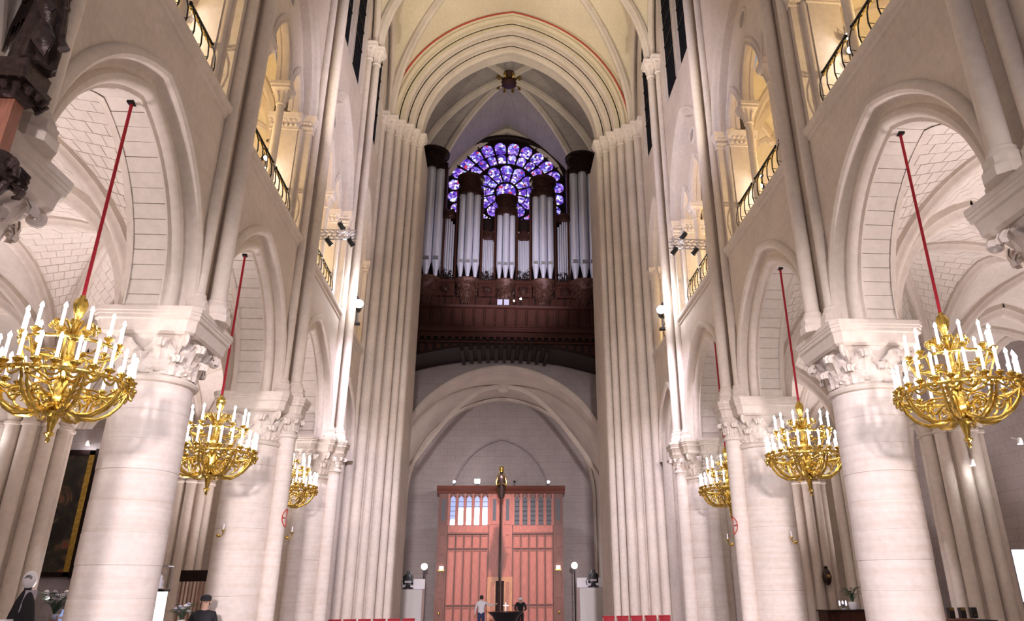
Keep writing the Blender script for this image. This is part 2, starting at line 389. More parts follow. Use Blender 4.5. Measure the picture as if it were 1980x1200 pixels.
def clere_win(hb):
    if hb > 2.3: return [(-.98, .84), (.98, .84)]
    return [(.35, .70)]
ZW0, ZW1 = 18.55, 18.95
def build_side(s):
    P = lambda e, y, z: (s*(XW+e), y, z)
    wall = MB()
    for (y0, y1) in BAYS:
        hb = (y1-y0)/2; yc = (y0+y1)/2
        A = arcade_arch_of(hb); T = trib_arch_of(hb)
        ys = sorted(set(span(-hb, -A.a, 3)+[A.pt(i/36, 0)[0] for i in range(37)]+span(A.a, hb, 3)))
        for e in (0, 1.1):
            strips(wall, ys, lambda y: (A.z(y) if A.z(y) is not None else 5.8), lambda y: ZS, lambda y, z: P(e, yc+y, z))
        ys = sorted(set(span(-hb, -T.a, 3)+[T.pt(i/36, 0)[0] for i in range(37)]+span(T.a, hb, 3)))
        for e in (0, 1.1):
            strips(wall, ys, lambda y: (T.z(y) if T.z(y) is not None else ZS), lambda y: 18.0, lambda y, z: P(e, yc+y, z))
        wins = clere_win(hb); WA = [Arch(c, 24.0, w, 1.4) for c, w in wins]
        yb = sorted(set([-hb, hb]+[a.pt(i/16)[0] for a in WA for i in range(17)]))
        inw = lambda y: next((a for a in WA if abs(y-a.c) < a.a-1e-6), None)
        strips(wall, yb, lambda y: 18.0, lambda y: ZW0 if inw(y) else 30.5, lambda y, z: P(0, yc+y, z))
        strips(wall, yb, lambda y: inw(y).z(y) if inw(y) else None, lambda y: 30.5, lambda y, z: P(0, yc+y, z))
        for a in WA:       # reveals and sloping sill of the clerestory lights
            arch_sweep(wall, a, [(-.05, -.01), (-.05, -.03), (-.01, -.03), (.02, .02), (.04, .16)], lambda q, e, z: P(e, yc+q, z), 16, ZW0)
            wall.add([P(0, yc+a.c-a.a, ZW0), P(0, yc+a.c+a.a, ZW0), P(.16, yc+a.c+a.a, ZW1), P(.16, yc+a.c-a.a, ZW1)], [(0, 1, 2, 3)])
    wl = struct(wall.build('wall_'+SIDE[s], 'stone'))
    tb = MB(); tb.box(*sorted((s*(XW+.12), s*11)), 1.35, 26.4, 9.7, ZS); tb.build('tribune_floor', 'stone_plain', wl, smooth=False)
    rz = 0 if s > 0 else PI
    for bi, (y0, y1) in enumerate(BAYS):
        hb = (y1-y0)/2; yc = (y0+y1)/2; k = round(hb, 3); T = trib_arch_of(hb); ae = T.a
        put = lambda name, key, fn: obj(name, cached((key, k), fn), wl, (s*XW, yc, 0), (0, 0, rz))
        pl = lambda q, e, z: (e, q, z)
        def m_string():
            m = MB(); prof = [(0, 9.80), (-.035, 9.83), (-.045, 9.89), (-.09, 9.93), (-.11, 9.97), (-.11, 10.06), (-.08, 10.10), (1.0, 10.12)]
            m.loft([[(e, y, z) for e, z in prof+[(1.0, 9.80)]] for y in (-hb+.42, hb-.42)]); return m.mesh('string_course', 'stone_plain')
        put('string_course', 'string', m_string)
        def m_tarch():
            m = MB(); arch_sweep(m, T, [(-.16, .0), (-.16, -.03), (-.11, -.07), (-.05, -.05), (0, 0), (.02, .05), (.06, .08), (.10, .06), (.14, .09), (.16, .16), (.16, .38)], pl, 32, 13.7); return m.mesh('tribune_arch', 'stone_plain')
        put('tribune_arch', 'tarch', m_tarch)
        three = hb > 2.3
        cx = .85 if three else 0.0
        subs = [Arch(0, 13.78, .72, 1.40)]+[Arch(sg*(cx+ae-.1)/2, 13.78, (ae-.1-cx)/2-.12, .95) for sg in (-1, 1)] if three else [Arch(0, 13.78, ae-.22, 1.9)]
        def m_tymp():
            m = MB(); yy = sorted(set([-ae+.16, ae-.16]+[a.pt(i/20)[0] for a in subs for i in range(21)]+span(-ae+.16, ae-.16, 40)))
            yy = [y for y in yy if abs(y) <= ae-.16+1e-6]
            ins = lambda y: next((a for a in subs if abs(y-a.c) < a.a-1e-6), None)
            for e in (.32, .62):
                strips(m, yy, lambda y: ins(y).z(y) if ins(y) else 13.7, lambda y: T.z(y, .15), lambda y, z: (e, y, z))
            return m.mesh('tympanum', 'stone_plain')
        put('tympanum', 'tymp', m_tymp)
        for ai, a in enumerate(subs):
            def m_sub():
                m = MB(); arch_sweep(m, a, [(-.13, .32), (-.13, .29), (-.09, .265), (-.04, .28), (-.02, .32), (.02, .33), (.05, .30), (.09, .31), (.11, .36), (.11, .46), (.08, .49), (.11, .52), (.11, .62)], pl, 22, 13.7); return m.mesh('lancet_arch', 'stone_plain')
            obj('lancet_arch', cached(('sub', k, ai), m_sub), wl, (s*XW, yc, 0), (0, 0, rz))
        def m_oc():
            m = MB(); m.grid(lambda u, v: (lambda a, b: (.325-.04*cos(b), (.30+.05*sin(b))*cos(a), 16.0 if three else 15.9, ) if False else (.325-.045*max(0, sin(b)), (.27+.06*cos(b))*cos(a), (15.98 if three else 16.0)+(.27+.06*cos(b))*sin(a)))(2*PI*u, PI*v), 28, 6, cu=True)
            return m.mesh('oculus_ring', 'stone_plain')
        def m_ocd():
            m = MB(); m.add([(.317, .22*cos(2*PI*i/28), 15.98+.22*sin(2*PI*i/28)) for i in range(28)], [tuple(range(28))]); return m.mesh('oculus', 'oculus_shade', smooth=False)  # flat disc coloured as the dark hole, the tympanum is not pierced
        if three:
            put('oculus_ring', 'oc', m_oc); put('oculus', 'ocd', m_ocd)
        for sg in (-1, 1):
            def m_jamb():
                m = MB(); b0, b1 = sorted((sg*ae, sg*(hb-.02))); m.box(.004, 1.1, b0, b1, 10.1, 13.3)
                b0, b1 = sorted((sg*(ae-.13), sg*ae)); m.box(.34, 1.05, b0, b1, 10.1, 13.3)
                m.tube([(.30, sg*(ae-.02), 10.1), (.30, sg*(ae-.02), 13.3)], .085, 12, False)
                return m.mesh('jamb_pier', 'stone_plain')
            obj('jamb_pier', cached(('jamb', k, sg), m_jamb), wl, (s*XW, yc, 0), (0, 0, rz))
            def m_jcap():
                m = MB()
                for e0, e1, yi in ((-.03, .32, ae), (.32, 1.1, ae-.13)):
                    rings = []
                    for z, o in ((13.22, 0), (13.25, .03), (13.28, .0), (13.45, .04), (13.52, .10), (13.55, .12), (13.6, .13), (13.7, .16)):
                        b0, b1 = sorted((sg*(yi-o), sg*(hb-.3)))
                        rings.append([(e0-o*.6, b0, z), (e1+o*.3, b0, z), (e1+o*.3, b1, z), (e0-o*.6, b1, z)])
                    m.loft(rings)
                    for q in range(6):
                        e = e0+(e1-e0)*(q+.5)/6
                        for zz, rr in ((13.36, .055), (13.49, .05)): m.sphere((e+(.04 if zz > 13.4 else 0), sg*(yi-.03-(zz-13.3)*.3), zz), rr, 7)
                return m.mesh('jamb_capital', 'stone_carved')
            obj('jamb_capital', cached(('jcap', k, sg), m_jcap), wl, (s*XW, yc, 0), (0, 0, rz))
        if three:
            for sg in (-1, 1):
                def m_cn():
                    m = MB(); m.lathe([(.17, 10.1), (.17, 10.2), (.14, 10.24), (.15, 10.28), (.105, 10.33), (.10, 13.12), (.13, 13.14), (.13, 13.18), (.10, 13.2)], 18, (0, 0, 0)); return m.mesh('colonnette', 'stone_plain')
                def m_cc():
                    m = MB(); rings = []
                    for z, o, ch in ((13.18, .10, .5), (13.3, .115, .45), (13.42, .15, .3), (13.52, .20, .12), (13.55, .235, .08), (13.62, .235, .08), (13.64, .255, .05), (13.74, .265, .05)):
                        c = o*ch; rings.append([(x, y, z) for x, y in ((-o, -o+c), (-o+c, -o), (o-c, -o), (o, -o+c), (o, o-c), (o-c, o), (-o+c, o), (-o, o-c))])
                    m.loft(rings)
                    for q in range(8):
                        a = PI/8+q*PI/4; m.tube([(.10*cos(a), .10*sin(a), 13.2), (.13*cos(a), .13*sin(a), 13.34), (.19*cos(a), .19*sin(a), 13.45), (.215*cos(a), .215*sin(a), 13.42)], [.035, .035, .03, .02], 6)
                    return m.mesh('capital', 'stone_carved')
                c = obj('colonnette', cached('cn', m_cn), wl, (s*(XW+.47), yc+sg*.85, 0))
                obj('capital', cached('cc', m_cc), c)
    # wall shafts above each column
    def m_shaft(r):
        m = MB(); m.lathe([(r+.06, 6.06), (r+.07, 6.10), (r+.03, 6.16), (r+.035, 6.2), (r, 6.24), (r, 10), (r, 15), (r, 20.55), (r+.04, 20.58), (r+.04, 20.64), (r, 20.66)], 18); return m.mesh('wall_shaft', 'stone_plain')
    def m_base(r):
        m = MB(); rings = []
        for z, o in ((5.80, r+.10), (5.93, r+.10), (5.95, r+.08), (6.0, r+.07), (6.06, r+.075)):
            c = o*.5; rings.append([(x, y, z) for x, y in ((-o, -o+c), (-o+c, -o), (o-c, -o), (o, -o+c), (o, o-c), (o-c, o), (-o+c, o), (-o, o-c))])
        m.loft(rings); return m.mesh('shaft_base', 'stone_plain')
    def m_scap(r):
        m = MB(); rings = []
        for z, o, ch in ((20.66, r, .5), (20.85, r+.03, .45), (21.0, r+.08, .3), (21.08, r+.13, .15), (21.1, r+.15, .1), (21.2, r+.16, .1), (21.24, r+.19, .1), (21.3, r+.19, .1)):
            c = o*ch; rings.append([(x, y, z) for x, y in ((-o, -o+c), (-o+c, -o), (o-c, -o), (o, -o+c), (o, o-c), (o-c, o), (-o+c, o), (-o, o-c))])
        m.loft(rings)
        for q in range(8):
            a = PI/8+q*PI/4; m.sphere(((r+.08)*cos(a), (r+.08)*sin(a), 20.98), .05, 6)
        return m.mesh('shaft_capital', 'stone_carved')
    globals()['m_scap'] = m_scap
    for yc in COLS:
        for dx, dy, r in ((.29, 0, .135), (.07, -.32, .108), (.07, .32, .108)):
            sh = obj('wall_shaft', cached(('sh', r), lambda: m_shaft(r)), wl, (s*(XW-dx), yc+dy, 0))
            obj('shaft_base', cached(('shb', r), lambda: m_base(r)), sh)
            obj('shaft_capital', cached(('shc', r), lambda: m_scap(r)), sh)
    return wl
WALL = {s: build_side(s) for s in (-1, 1)}
for s in (-1, 1):
    for i in range(5): arcade_arch(s, i)

# clerestory windows
wn = 1
for s in (-1, 1):
    for (y0, y1) in BAYS[2:]:
        hb = (y1-y0)/2; yc = (y0+y1)/2; wins = clere_win(hb)
        fr = MB()
        for c, w in wins:
            a = Arch(c, 24.0, w, 1.4)
            arch_sweep(fr, a, [(.02, .08), (.05, .07), (.07, .09), (.07, .14)], lambda q, e, z: (s*(XW+e), yc+q, z), 16, ZW1-.1)
        o = struct(fr.build('window_%d' % wn, 'stone_plain')); wn += 1
        for c, w in wins:
            m = MB(); a = Arch(c, 24.0, w, 1.4); m.add([(s*(XW+.11), yc+c-w, ZW1-.15), (s*(XW+.11), yc+c+w, ZW1-.15)]+[(s*(XW+.11), yc+a.pt(1-i/12)[0], a.pt(1-i/12)[1]) for i in range(13)], [tuple(range(15))])
            m.build('pane', 'lattice_glass', o, smooth=False)
            b = MB()
            for z in (20.4, 21.3, 22.2, 23.1, 24.0): b.box(*sorted((s*(XW+.08), s*(XW+.105))), yc+c-w, yc+c+w, z-.02, z+.02)
            b.build('glazing_bar', 'iron', o, smooth=False)

# ------------------------------------------------------------------ rib vaults
def qarc(a, h, t):                       # half arch: horizontal run 0..a, rise 0..h
    if h > a*1.02:
        R = (a*a+h*h)/(2*a); th = math.asin(min(1, h/R))*t; return R*(1-cos(th)), R*sin(th)
    p = t*PI/2; return a*(1-cos(p)), h*sin(p)
def hcurve(p0, p1, h, z0):               # curve from p0 (springing) to p1 plan point, rise h
    L = math.hypot(p1[0]-p0[0], p1[1]-p0[1])
    def C(t):
        d, z = qarc(L, h, t); k = d/L
        return Vector((p0[0]+(p1[0]-p0[0])*k, p0[1]+(p1[1]-p0[1])*k, z0+z))
    return C
RIBP = [(-.15, -.03), (-.15, .10), (-.11, .13), (-.085, .20), (-.05, .245), (0, .26), (.05, .245), (.085, .20), (.11, .13), (.15, .10), (.15, -.03)]
def rib(mb, C, n=14, k=1.0, side=None):
    pts = [C(i/n) for i in range(n+1)]
    d = pts[-1]-pts[0]; sd = Vector((-d.y, d.x, 0)).normalized(); rings = []
    for i, p in enumerate(pts):
        t = (pts[min(n, i+1)]-pts[max(0, i-1)]).normalized(); dn = sd.cross(t)
        if dn.z > 0: dn = -dn
        if i == 0 and abs(dn.z) < 1e-3: dn = Vector((d.x, d.y, 0)).normalized()
        rings.append([tuple(p+sd*a*k+dn*b*k) for a, b in RIBP])
    m = len(RIBP); vs = [q for r in rings for q in r]
    mb.add(vs, [(i*m+j, (i+1)*m+j, (i+1)*m+j+1, i*m+j+1) for i in range(len(rings)-1) for j in range(m-1)])
def web_stones(mb, S, nt, nu, inset=.006):
    """rows of stones standing a little proud of the ruled surface S(t,u)"""
    for i in range(nt):
        for j in range(-1, nu):
            u0 = (j+(.5 if i % 2 else 0))/nu; u1 = u0+1/nu; u0 = max(0, u0); u1 = min(1, u1)
            if u1-u0 < .02: continue
            c = [S(i/nt, u0), S((i+1)/nt, u0), S((i+1)/nt, u1), S(i/nt, u1)]
            if (c[0]-c[3]).length < .06 and (c[1]-c[2]).length < .06: continue
            ce = (c[0]+c[1]+c[2]+c[3])/4; nr = (c[2]-c[0]).cross(c[3]-c[1])
            if nr.length < 1e-6: continue
            nr.normalize()
            if nr.z > 0: nr = -nr
            hgt = .012+.006*random.random()
            def shr(p, k):
                d = ce-p; L = d.length; return p+d*(min(.4, k/L) if L > 0 else 0)
            lo = [p-nr*.01 for p in (shr(q, inset) for q in c)]; hi = [shr(q, inset*1.6)+nr*hgt for q in c]
            mb.add([*map(tuple, lo), *map(tuple, hi)], [(4, 5, 6, 7), (0, 1, 5, 4), (1, 2, 6, 5), (2, 3, 7, 6), (3, 0, 4, 7)])
def quad_vault(name, x0, x1, y0, y1, z0, hx, hy, hb, mat='stone_block', ribmat='stone_plain', stones=None, k=1.0, trans=True, walls=True, bed='stone_joint'):
    """four-part rib vault. hx: rise of arches on the x=const sides, hy: on the y=const sides, hb: boss rise"""
    cx, cy = (x0+x1)/2, (y0+y1)/2
    secs = []; B = (cx, cy)
    for px in (x0, x1):
        for py in (y0, y1):
            D = hcurve((px, py), B, hb, z0)
            secs.append((hcurve((px, py), (px, cy), hx, z0), D)); secs.append((hcurve((px, py), (cx, py), hy, z0), D))
    web = MB()
    for A_, D_ in secs: web.grid(lambda t, u: tuple(A_(t)*(1-u)+D_(t)*u), 12, 6)
    o = struct(web.build(name, bed if stones else mat))
    if stones:
        st = MB()
        for A_, D_ in secs: web_stones(st, lambda t, u: A_(t)*(1-u)+D_(t)*u, *stones)
        tag(st.build('web_stones', mat, o, smooth=False), kind='stuff')
    for px, py in ((x0, y0), (x0, y1), (x1, y0), (x1, y1)):
        m = MB(); rib(m, hcurve((px, py), B, hb+.02, z0), 14, k); m.build('diagonal_rib', ribmat, o)
    for py in ((y0, y1) if trans is True else (trans or ())):
        m = MB(); 
        for px in (x0, x1): rib(m, hcurve((px, py), (cx, py), hy+.02, z0), 14, k*1.5)
        m.build('transverse_rib', ribmat, o)
    if walls:
        px = x0 if abs(x0) > abs(x1) else x1
        m = MB()
        for py in (y0, y1): rib(m, hcurve((px, py), (px, cy), hx+.02, z0), 14, k)
        m.build('wall_rib', ribmat, o)
    m = MB(); m.lathe([(.001, z0+hb-.34), (.10, z0+hb-.33), (.20*k, z0+hb-.26), (.24*k, z0+hb-.15), (.2*k, z0+hb)], 14, (cx, cy, 0)); m.build('boss', 'stone_carved', o)
    return o
XP = 11.3                                   # axis of the aisle piers
for s in (-1, 1):
    for bi, (y0, y1) in enumerate(BAYS):
        st = (20, 5) if bi in (1, 2) else ((16, 4) if bi == 3 else None)
        quad_vault('ceiling_aisle_%s_%d' % (SIDE[s], bi+1), s*6.85, s*XP, y0, y1, 5.8, 3.0, 2.9, 3.15, stones=st, trans=(y1,), k=.85)
        quad_vault('ceiling_outer_aisle_%s_%d' % (SIDE[s], bi+1), s*XP, s*15.8, y0, y1, 5.8, 3.0, 2.9, 3.15, trans=(y1,), k=.85)
        quad_vault('ceiling_tribune_%s_%d' % (SIDE[s], bi+1), s*6.85, s*10.9, y0, y1, 13.3, 2.6, 2.7, 2.8, mat='stone_cream', trans=(y1,), k=.75)
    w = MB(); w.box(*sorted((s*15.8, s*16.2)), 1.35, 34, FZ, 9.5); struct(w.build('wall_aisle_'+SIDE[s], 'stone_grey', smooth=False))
    w = MB(); w.box(*sorted((s*10.9, s*11.2)), 1.35, 26.9, 9.7, 16.4); struct(w.build('wall_tribune_'+SIDE[s], 'stone_cream', smooth=False))
    w = MB(); w.box(*sorted((s*7.4, s*16.2)), 30.5, 31, FZ, 17); struct(w.build('wall_tower_'+SIDE[s], 'stone', smooth=False))

for s in (-1, 1):
    w = MB(); w.box(*sorted((s*7.4, s*16.2)), .7, 1.1, FZ, 10); struct(w.build('wall_light_block_'+SIDE[s], 'stone', smooth=False))  # unseen wall added to keep light from the east out of the aisles

# high vault over the two western bays (six-part)
YV0, YV1, YM = 17.55, 27.0, 22.9
def six_vault(name, xw, y0, ym, y1, z0, h_wall, h_trans, h_diag, boss, mat, ribmat, ends, k=1.2):
    secs = []; D = {}
    for s in (-1, 1):
        for ye in (y0, y1):
            D[s, ye] = hcurve((s*xw, ye), boss, h_diag, z0)
        D[s, ym] = hcurve((s*xw, ym), boss, h_diag, z0)
        for ye in (y0, y1):
            yq = (ye+ym)/2
            secs.append((hcurve((s*xw, ye), (s*xw, yq), h_wall, z0), D[s, ye]))
            secs.append((hcurve((s*xw, ym), (s*xw, yq), h_wall, z0), D[s, ym]))
            secs.append((hcurve((s*xw, ye), (boss[0], ye), h_trans, z0), D[s, ye]))
    web = MB()
    for A_, D_ in secs: web.grid(lambda t, u: tuple(A_(t)*(1-u)+D_(t)*u), 18, 8)
    o = struct(web.build(name, mat))
    for kk, C in D.items():
        m = MB(); rib(m, lambda t: C(t)-Vector((0, 0, .02)), 22, k); m.build('diagonal_rib', ribmat, o)
    for s in (-1, 1):
        for ye in ends:
            m = MB(); rib(m, hcurve((s*xw, ye), (boss[0], ye), h_trans, z0), 22, k); m.build('transverse_rib', ribmat, o)
        for ye in (y0, y1):
            yq = (ye+ym)/2; m = MB()
            for yy in (ye, ym): rib(m, hcurve((s*xw, yy), (s*xw, yq), h_wall, z0), 16, k*.7)
            m.build('wall_rib', ribmat, o)
    return o
hv = six_vault('ceiling_nave', 5.55, YV0, YM, YV1, 21.2, 5.6, 6.5, 7.2, (0, YM), 'stone_cream', 'stone_plain', ())
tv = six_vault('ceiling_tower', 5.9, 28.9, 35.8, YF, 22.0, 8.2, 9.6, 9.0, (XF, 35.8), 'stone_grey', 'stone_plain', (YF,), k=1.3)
bs = MB(); bs.lathe([(.001, 30.35), (.35, 30.36), (.5, 30.45), (.45, 30.6), (.62, 30.72), (.72, 30.85), (.6, 31.05)], 20, (XF, 35.8, 0)); bs.build('boss', 'organ_carved', tv)
m = MB()
for q in range(10):
    a = 2*PI*q/10; m.tube([(XF+.45*cos(a), 35.8+.45*sin(a), 30.7), (XF+.8*cos(a), 35.8+.8*sin(a), 30.62), (XF+.85*cos(a), 35.8+.85*sin(a), 30.45), (XF+.7*cos(a), 35.8+.7*sin(a), 30.4)], [.1, .1, .08, .04], 6)
m.build('boss_foliage', 'brass_dark', tv)

# ------------------------------------------------------------------ tower piers and the arch to the organ bay
PSH = [(6.02, 26.40, .20), (5.72, 26.72, .17), (5.40, 27.02, .19), (5.06, 27.32, .16), (4.74, 27.62, .18), (4.46, 27.95, .15), (4.24, 28.32, .165)]
for s in (-1, 1):
    core = [(7.6, 26.2), (6.2, 26.2), (6.02, 26.5), (5.75, 26.75), (5.72, 26.85), (5.42, 27.05), (5.38, 27.15), (5.08, 27.35), (5.04, 27.45), (4.76, 27.65), (4.72, 27.78), (4.46, 28.0), (4.42, 28.2), (4.15, 28.4), (4.08, 28.6), (4.08, 31.0), (7.6, 31.0)]
    pr = empty('tower_pier', (XF*.6+s*5.4, 28, FZ), 'tall clustered stone pier left of the organ' if s < 0 else 'tall clustered stone pier right of the organ', 'pier', 'tower piers')
    L = lambda x, y: (s*x-s*5.4, y-28)
    m = MB(); m.prism([L(x, y) for x, y in core], 0, 21-FZ); m.build('core', 'stone', pr, smooth=False)
    for (x, y, r) in PSH:
        def m_ps(r=r):
            mm = MB(); mm.lathe([(r+.08, 0), (r+.08, .3), (r+.03, .4), (r, .5), (r, 6), (r, 12), (r, 20.35-FZ), (r+.04, 20.38-FZ), (r+.04, 20.44-FZ), (r, 20.46-FZ)], 16); return mm.mesh('shaft', 'stone_plain')
        lx, ly = L(x, y)
        sh = obj('shaft', cached(('ps', r), m_ps), pr, (lx, ly, 0))
        obj('capital', cached(('shc', r), lambda: m_scap(r)), sh, (0, 0, -FZ-.2))
        rl = MB()
    up = MB(); up.prism([L(x, y) for x, y in [(7.6, 27.4), (5.9, 27.4), (5.5, 27.6), (5.5, 31), (7.6, 31)]], 21-FZ, 31-FZ); up.build('upper_core', 'stone', pr, smooth=False)
TA = Arch(XF*.6, 21.1, 5.45, 6.5)
prof = [(-.6, .02), (-.02, .02)]
dd, ee, R_ = .335, .38, .135
for kq in range(4):
    d0, e0 = kq*dd, kq*ee
    prof += [(d0, e0), (d0+.05, e0)]
    cd, ce = d0+dd-R_, e0+R_
    prof += [(cd-R_*.75, ce-R_*.45)]+[(cd+R_*sin(a)*1.0, ce-R_*cos(a)) for a in [i*PI/2/5 for i in range(6)]]+[(d0+dd-.02, e0+R_+.06), (d0+dd-.02, e0+ee-.02)]
prof += [(4*dd-.02, 4*ee+.35), (4*dd-.5, 4*ee+.5)]
ta = empty('tower_arch', (0, 27, 21.1), 'great moulded pointed arch framing the organ and rose window', 'arch')
for kq in range(4):
    seg = [p for p in prof if kq*ee-.001 <= p[1] <= (kq+1)*ee+.001] if kq < 3 else [p for p in prof if p[1] >= kq*ee-.001]
    m = MB(); arch_sweep(m, TA, seg, lambda q, e, z: (q, e, z-21.1), 44); m.build('arch_order', 'stone_cream' if kq < 1 else 'stone_plain', ta)
m = MB(); arch_sweep(m, TA, [(-.05, -.02), (-.02, -.05), (.02, -.05), (.03, 0)], lambda q, e, z: (q, e, z-21.1), 44); m.build('painted_line', 'red_paint', ta)

# ------------------------------------------------------------------ west front inside the tower bay
fw = MB()
PA = Arch(XF, 6.3, 2.85, 3.5)                  # recessed arch over the door
def place_f(y_): return lambda q, z: (q, y_, z)
xs = sorted(set(span(-6.4, XF-2.85, 4)+[PA.pt(i/24)[0] for i in range(25)]+span(XF+2.85, 6.2, 4)))
strips(fw, xs, lambda q: PA.z(q) if PA.z(q) is not None else FZ, lambda q: 34, place_f(YF))
fw.add([(-4, YF+.4, FZ), (4, YF+.4, FZ), (4, YF+.4, 10.5), (-4, YF+.4, 10.5)], [(0, 1, 2, 3)])
arch_sweep(fw, PA, [(0, 0), (.10, .12), (.10, .4)], lambda q, e, z: (q, YF+e, z), 24, FZ)
for sx in (-1, 1): fw.box(*sorted((XF+sx*6.0, XF+sx*6.4)), 31, YF+.1, FZ, 34)
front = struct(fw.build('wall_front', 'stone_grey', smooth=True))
for sx in (-1, 1):                              # low arches behind the door cornice
    m = MB(); a = Arch(XF+sx*1.25, 6.25, .95, .72); arch_sweep(m, a, [(-.02, .40), (-.02, .30), (.06, .26), (.14, .30), (.18, .24), (.24, .28), (.26, .4)], lambda q, e, z: (q, YF+e, z), 20, 6.2)
    m.build('relieving_arch', 'stone_grey', front)
BA = Arch(XF, 6.4, 5.75, 6.05)                  # pointed barrel carrying the gallery
pw = MB()
xs = sorted(set([BA.pt(i/40)[0] for i in range(41)]+[-6.4, 6.2]))
strips(pw, xs, lambda q: BA.z(q) if BA.z(q) is not None else FZ, lambda q: 15.2, place_f(36.0))
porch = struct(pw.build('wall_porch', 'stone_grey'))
m = MB(); arch_sweep(m, BA, [(0, 0), (0, -.06), (.06, -.10), (.13, -.06), (.16, .02), (.24, .12), (.28, .3), (.28, 5.7), (.34, 5.6), (.42, 5.66), (.46, 5.78), (.46, 6.0)], lambda q, e, z: (q, 36+e, z), 48, FZ); m.build('barrel_vault', 'stone_plain', porch)
for sx in (-1, 1):
    m = MB(); rib(m, lambda t: Vector((XF+sx*(5.3*(1-t)), 36.6+5.0*t*.5, 6.4+5.75*sin(t*PI/2))), 16, .8); m.build('diagonal_rib', 'stone_plain', porch)
m = MB(); m.lathe([(.001, 11.75), (.2, 11.78), (.32, 11.9), (.3, 12.2)], 14, (XF, 39.1, 0)); m.build('boss', 'stone_carved', porch)

# ------------------------------------------------------------------ rose window
RZ_, RR = 26.45, 4.35
rw = MB()
rw.grid(lambda u, v: (XF+(RR+.22*cos(2*PI*v))*cos(2*PI*u), YF-.05-.22*sin(2*PI*v), RZ_+(RR+.22*cos(2*PI*v))*sin(2*PI*u)), 72, 10, cu=True, cv=True)
rw.grid(lambda u, v: (XF+(RR*v+.001)*cos(2*PI*u), YF-.03, RZ_+(RR*v+.001)*sin(2*PI*u)), 72, 2, cu=True)
rose = struct(rw.build('window_%d' % wn, 'organ_dark')); wn += 1
def polar(r, a, y): return (XF+r*sin(a), y, RZ_+r*cos(a))
def pane(pts):
    m = MB(); n = len(pts)
    m.loft([[(p[0], YF-.035, p[2]) for p in pts], [(p[0], YF-.06, p[2]) for p in pts]]); m.build('pane', 'stained_glass', rose, smooth=False)
def sector_pane(r0, r1, a0, a1, round_out=False):
    am = (a0+a1)/2; pts = []
    if round_out:
        w = r1*sin((a1-a0)/2)*.93; rc = r1-w*.95
        pts = [polar(r0, a0+(a1-a0)*i/4, 0) for i in range(5)]
        c = polar(rc, am, 0)
        for i in range(9):
            b = PI/2-PI*i/8; pts.append((c[0]+w*(sin(am)*cos(b)+cos(am)*sin(b)), 0, c[2]+w*(cos(am)*cos(b)-sin(am)*sin(b))))
    else:
        pts = [polar(r0, a0+(a1-a0)*i/4, 0) for i in range(5)]+[polar(r1, a1-(a1-a0)*i/4, 0) for i in range(5)]
    pane(pts)
pane([polar(.66, 2*PI*i/24, 0) for i in range(24)])
for kq in range(12):
    a = 2*PI*kq/12; h_ = PI/12
    sector_pane(.84, 1.36, a-h_*.80, a+h_*.80); sector_pane(1.42, 2.08, a-h_*.84, a+h_*.84, True)
for kq in range(24):
    a = 2*PI*(kq+.5)/24; h_ = PI/24
    sector_pane(2.28, 2.98, a-h_*.80, a+h_*.80, True); sector_pane(3.04, 3.92, a-h_*.82, a+h_*.82, True)
    m = MB(); b = 2*PI*kq/24; m.tube([polar(2.16, b, YF-.08), polar(4.2, b, YF-.08)], .055, 6); m.build('tracery_spoke', 'organ_dark', rose)
for kq in range(12):
    m = MB(); b = 2*PI*(kq+.5)/12; m.tube([polar(.7, b, YF-.08), polar(2.1, b, YF-.08)], .05, 6); m.build('tracery_spoke', 'organ_dark', rose)
for r_ in (.74, 2.17):
    m = MB(); m.tube([polar(r_, 2*PI*i/48, YF-.08) for i in range(49)], .06, 6, False); m.build('tracery_ring', 'organ_dark', rose)

# ------------------------------------------------------------------ organ gallery
YG = 33.2
g = empty('organ_gallery', (XF, YG, 12), 'dark carved wooden gallery below the organ pipes', 'balcony')
GX = 5.75
m = MB(); m.box(-GX, GX, .1, 2.8, 2.3, 2.75); m.build('floor_deck', 'organ_wood', g, smooth=False)
m = MB(); prof = [(0.0, 1.38), (-.06, 1.42), (-.06, 1.50), (.02, 1.56), (.02, 2.5), (-.08, 2.56), (-.10, 2.66), (.12, 2.70), (.12, 1.38)]
m.loft([[(x, y, z) for y, z in prof] for x in (-GX, GX)]); m.build('parapet', 'organ_wood', g, smooth=False)
npan = 22
def m_balp():
    mm = MB(); w = GX*2/npan; mm.box(-w*.36, w*.36, -.015, .03, 1.66, 2.42); mm.box(-w*.25, w*.25, -.035, 0, 1.76, 2.32)
    return mm.mesh('parapet_panel', 'organ_wood', smooth=False)
bp = m_balp()
def m_balb():
    mm = MB(); mm.lathe([(.05, 1.6), (.05, 1.7), (.03, 1.75), (.045, 2.0), (.03, 2.3), (.05, 2.38), (.05, 2.48)], 8, (0, -.02, 0)); return mm.mesh('baluster', 'organ_carved')
bb = m_balb()
for i in range(npan):
    x = -GX+(i+.5)*GX*2/npan; obj('parapet_panel', bp, g, (x, 0, 0)); obj('baluster', bb, g, (x-GX/npan, 0, 0))
GA = Arch(0, -2.2, 7.0, 2.95)                   # segmental brace arch
m = MB()
seg = lambda x: -.40+1.05*(1-(x/GX)**2)
xs = span(-GX, GX, 30)
for yy in (.15, 2.6):
    strips(m, xs, seg, lambda x: 2.3, lambda x, z: (x, yy, z))
for a, b in zip(xs[:-1], xs[1:]): m.add([(a, .15, seg(a)), (b, .15, seg(b)), (b, 2.6, seg(b)), (a, 2.6, seg(a))], [(0, 1, 2, 3)])
m.build('brace_arch', 'organ_dark', g, smooth=False)
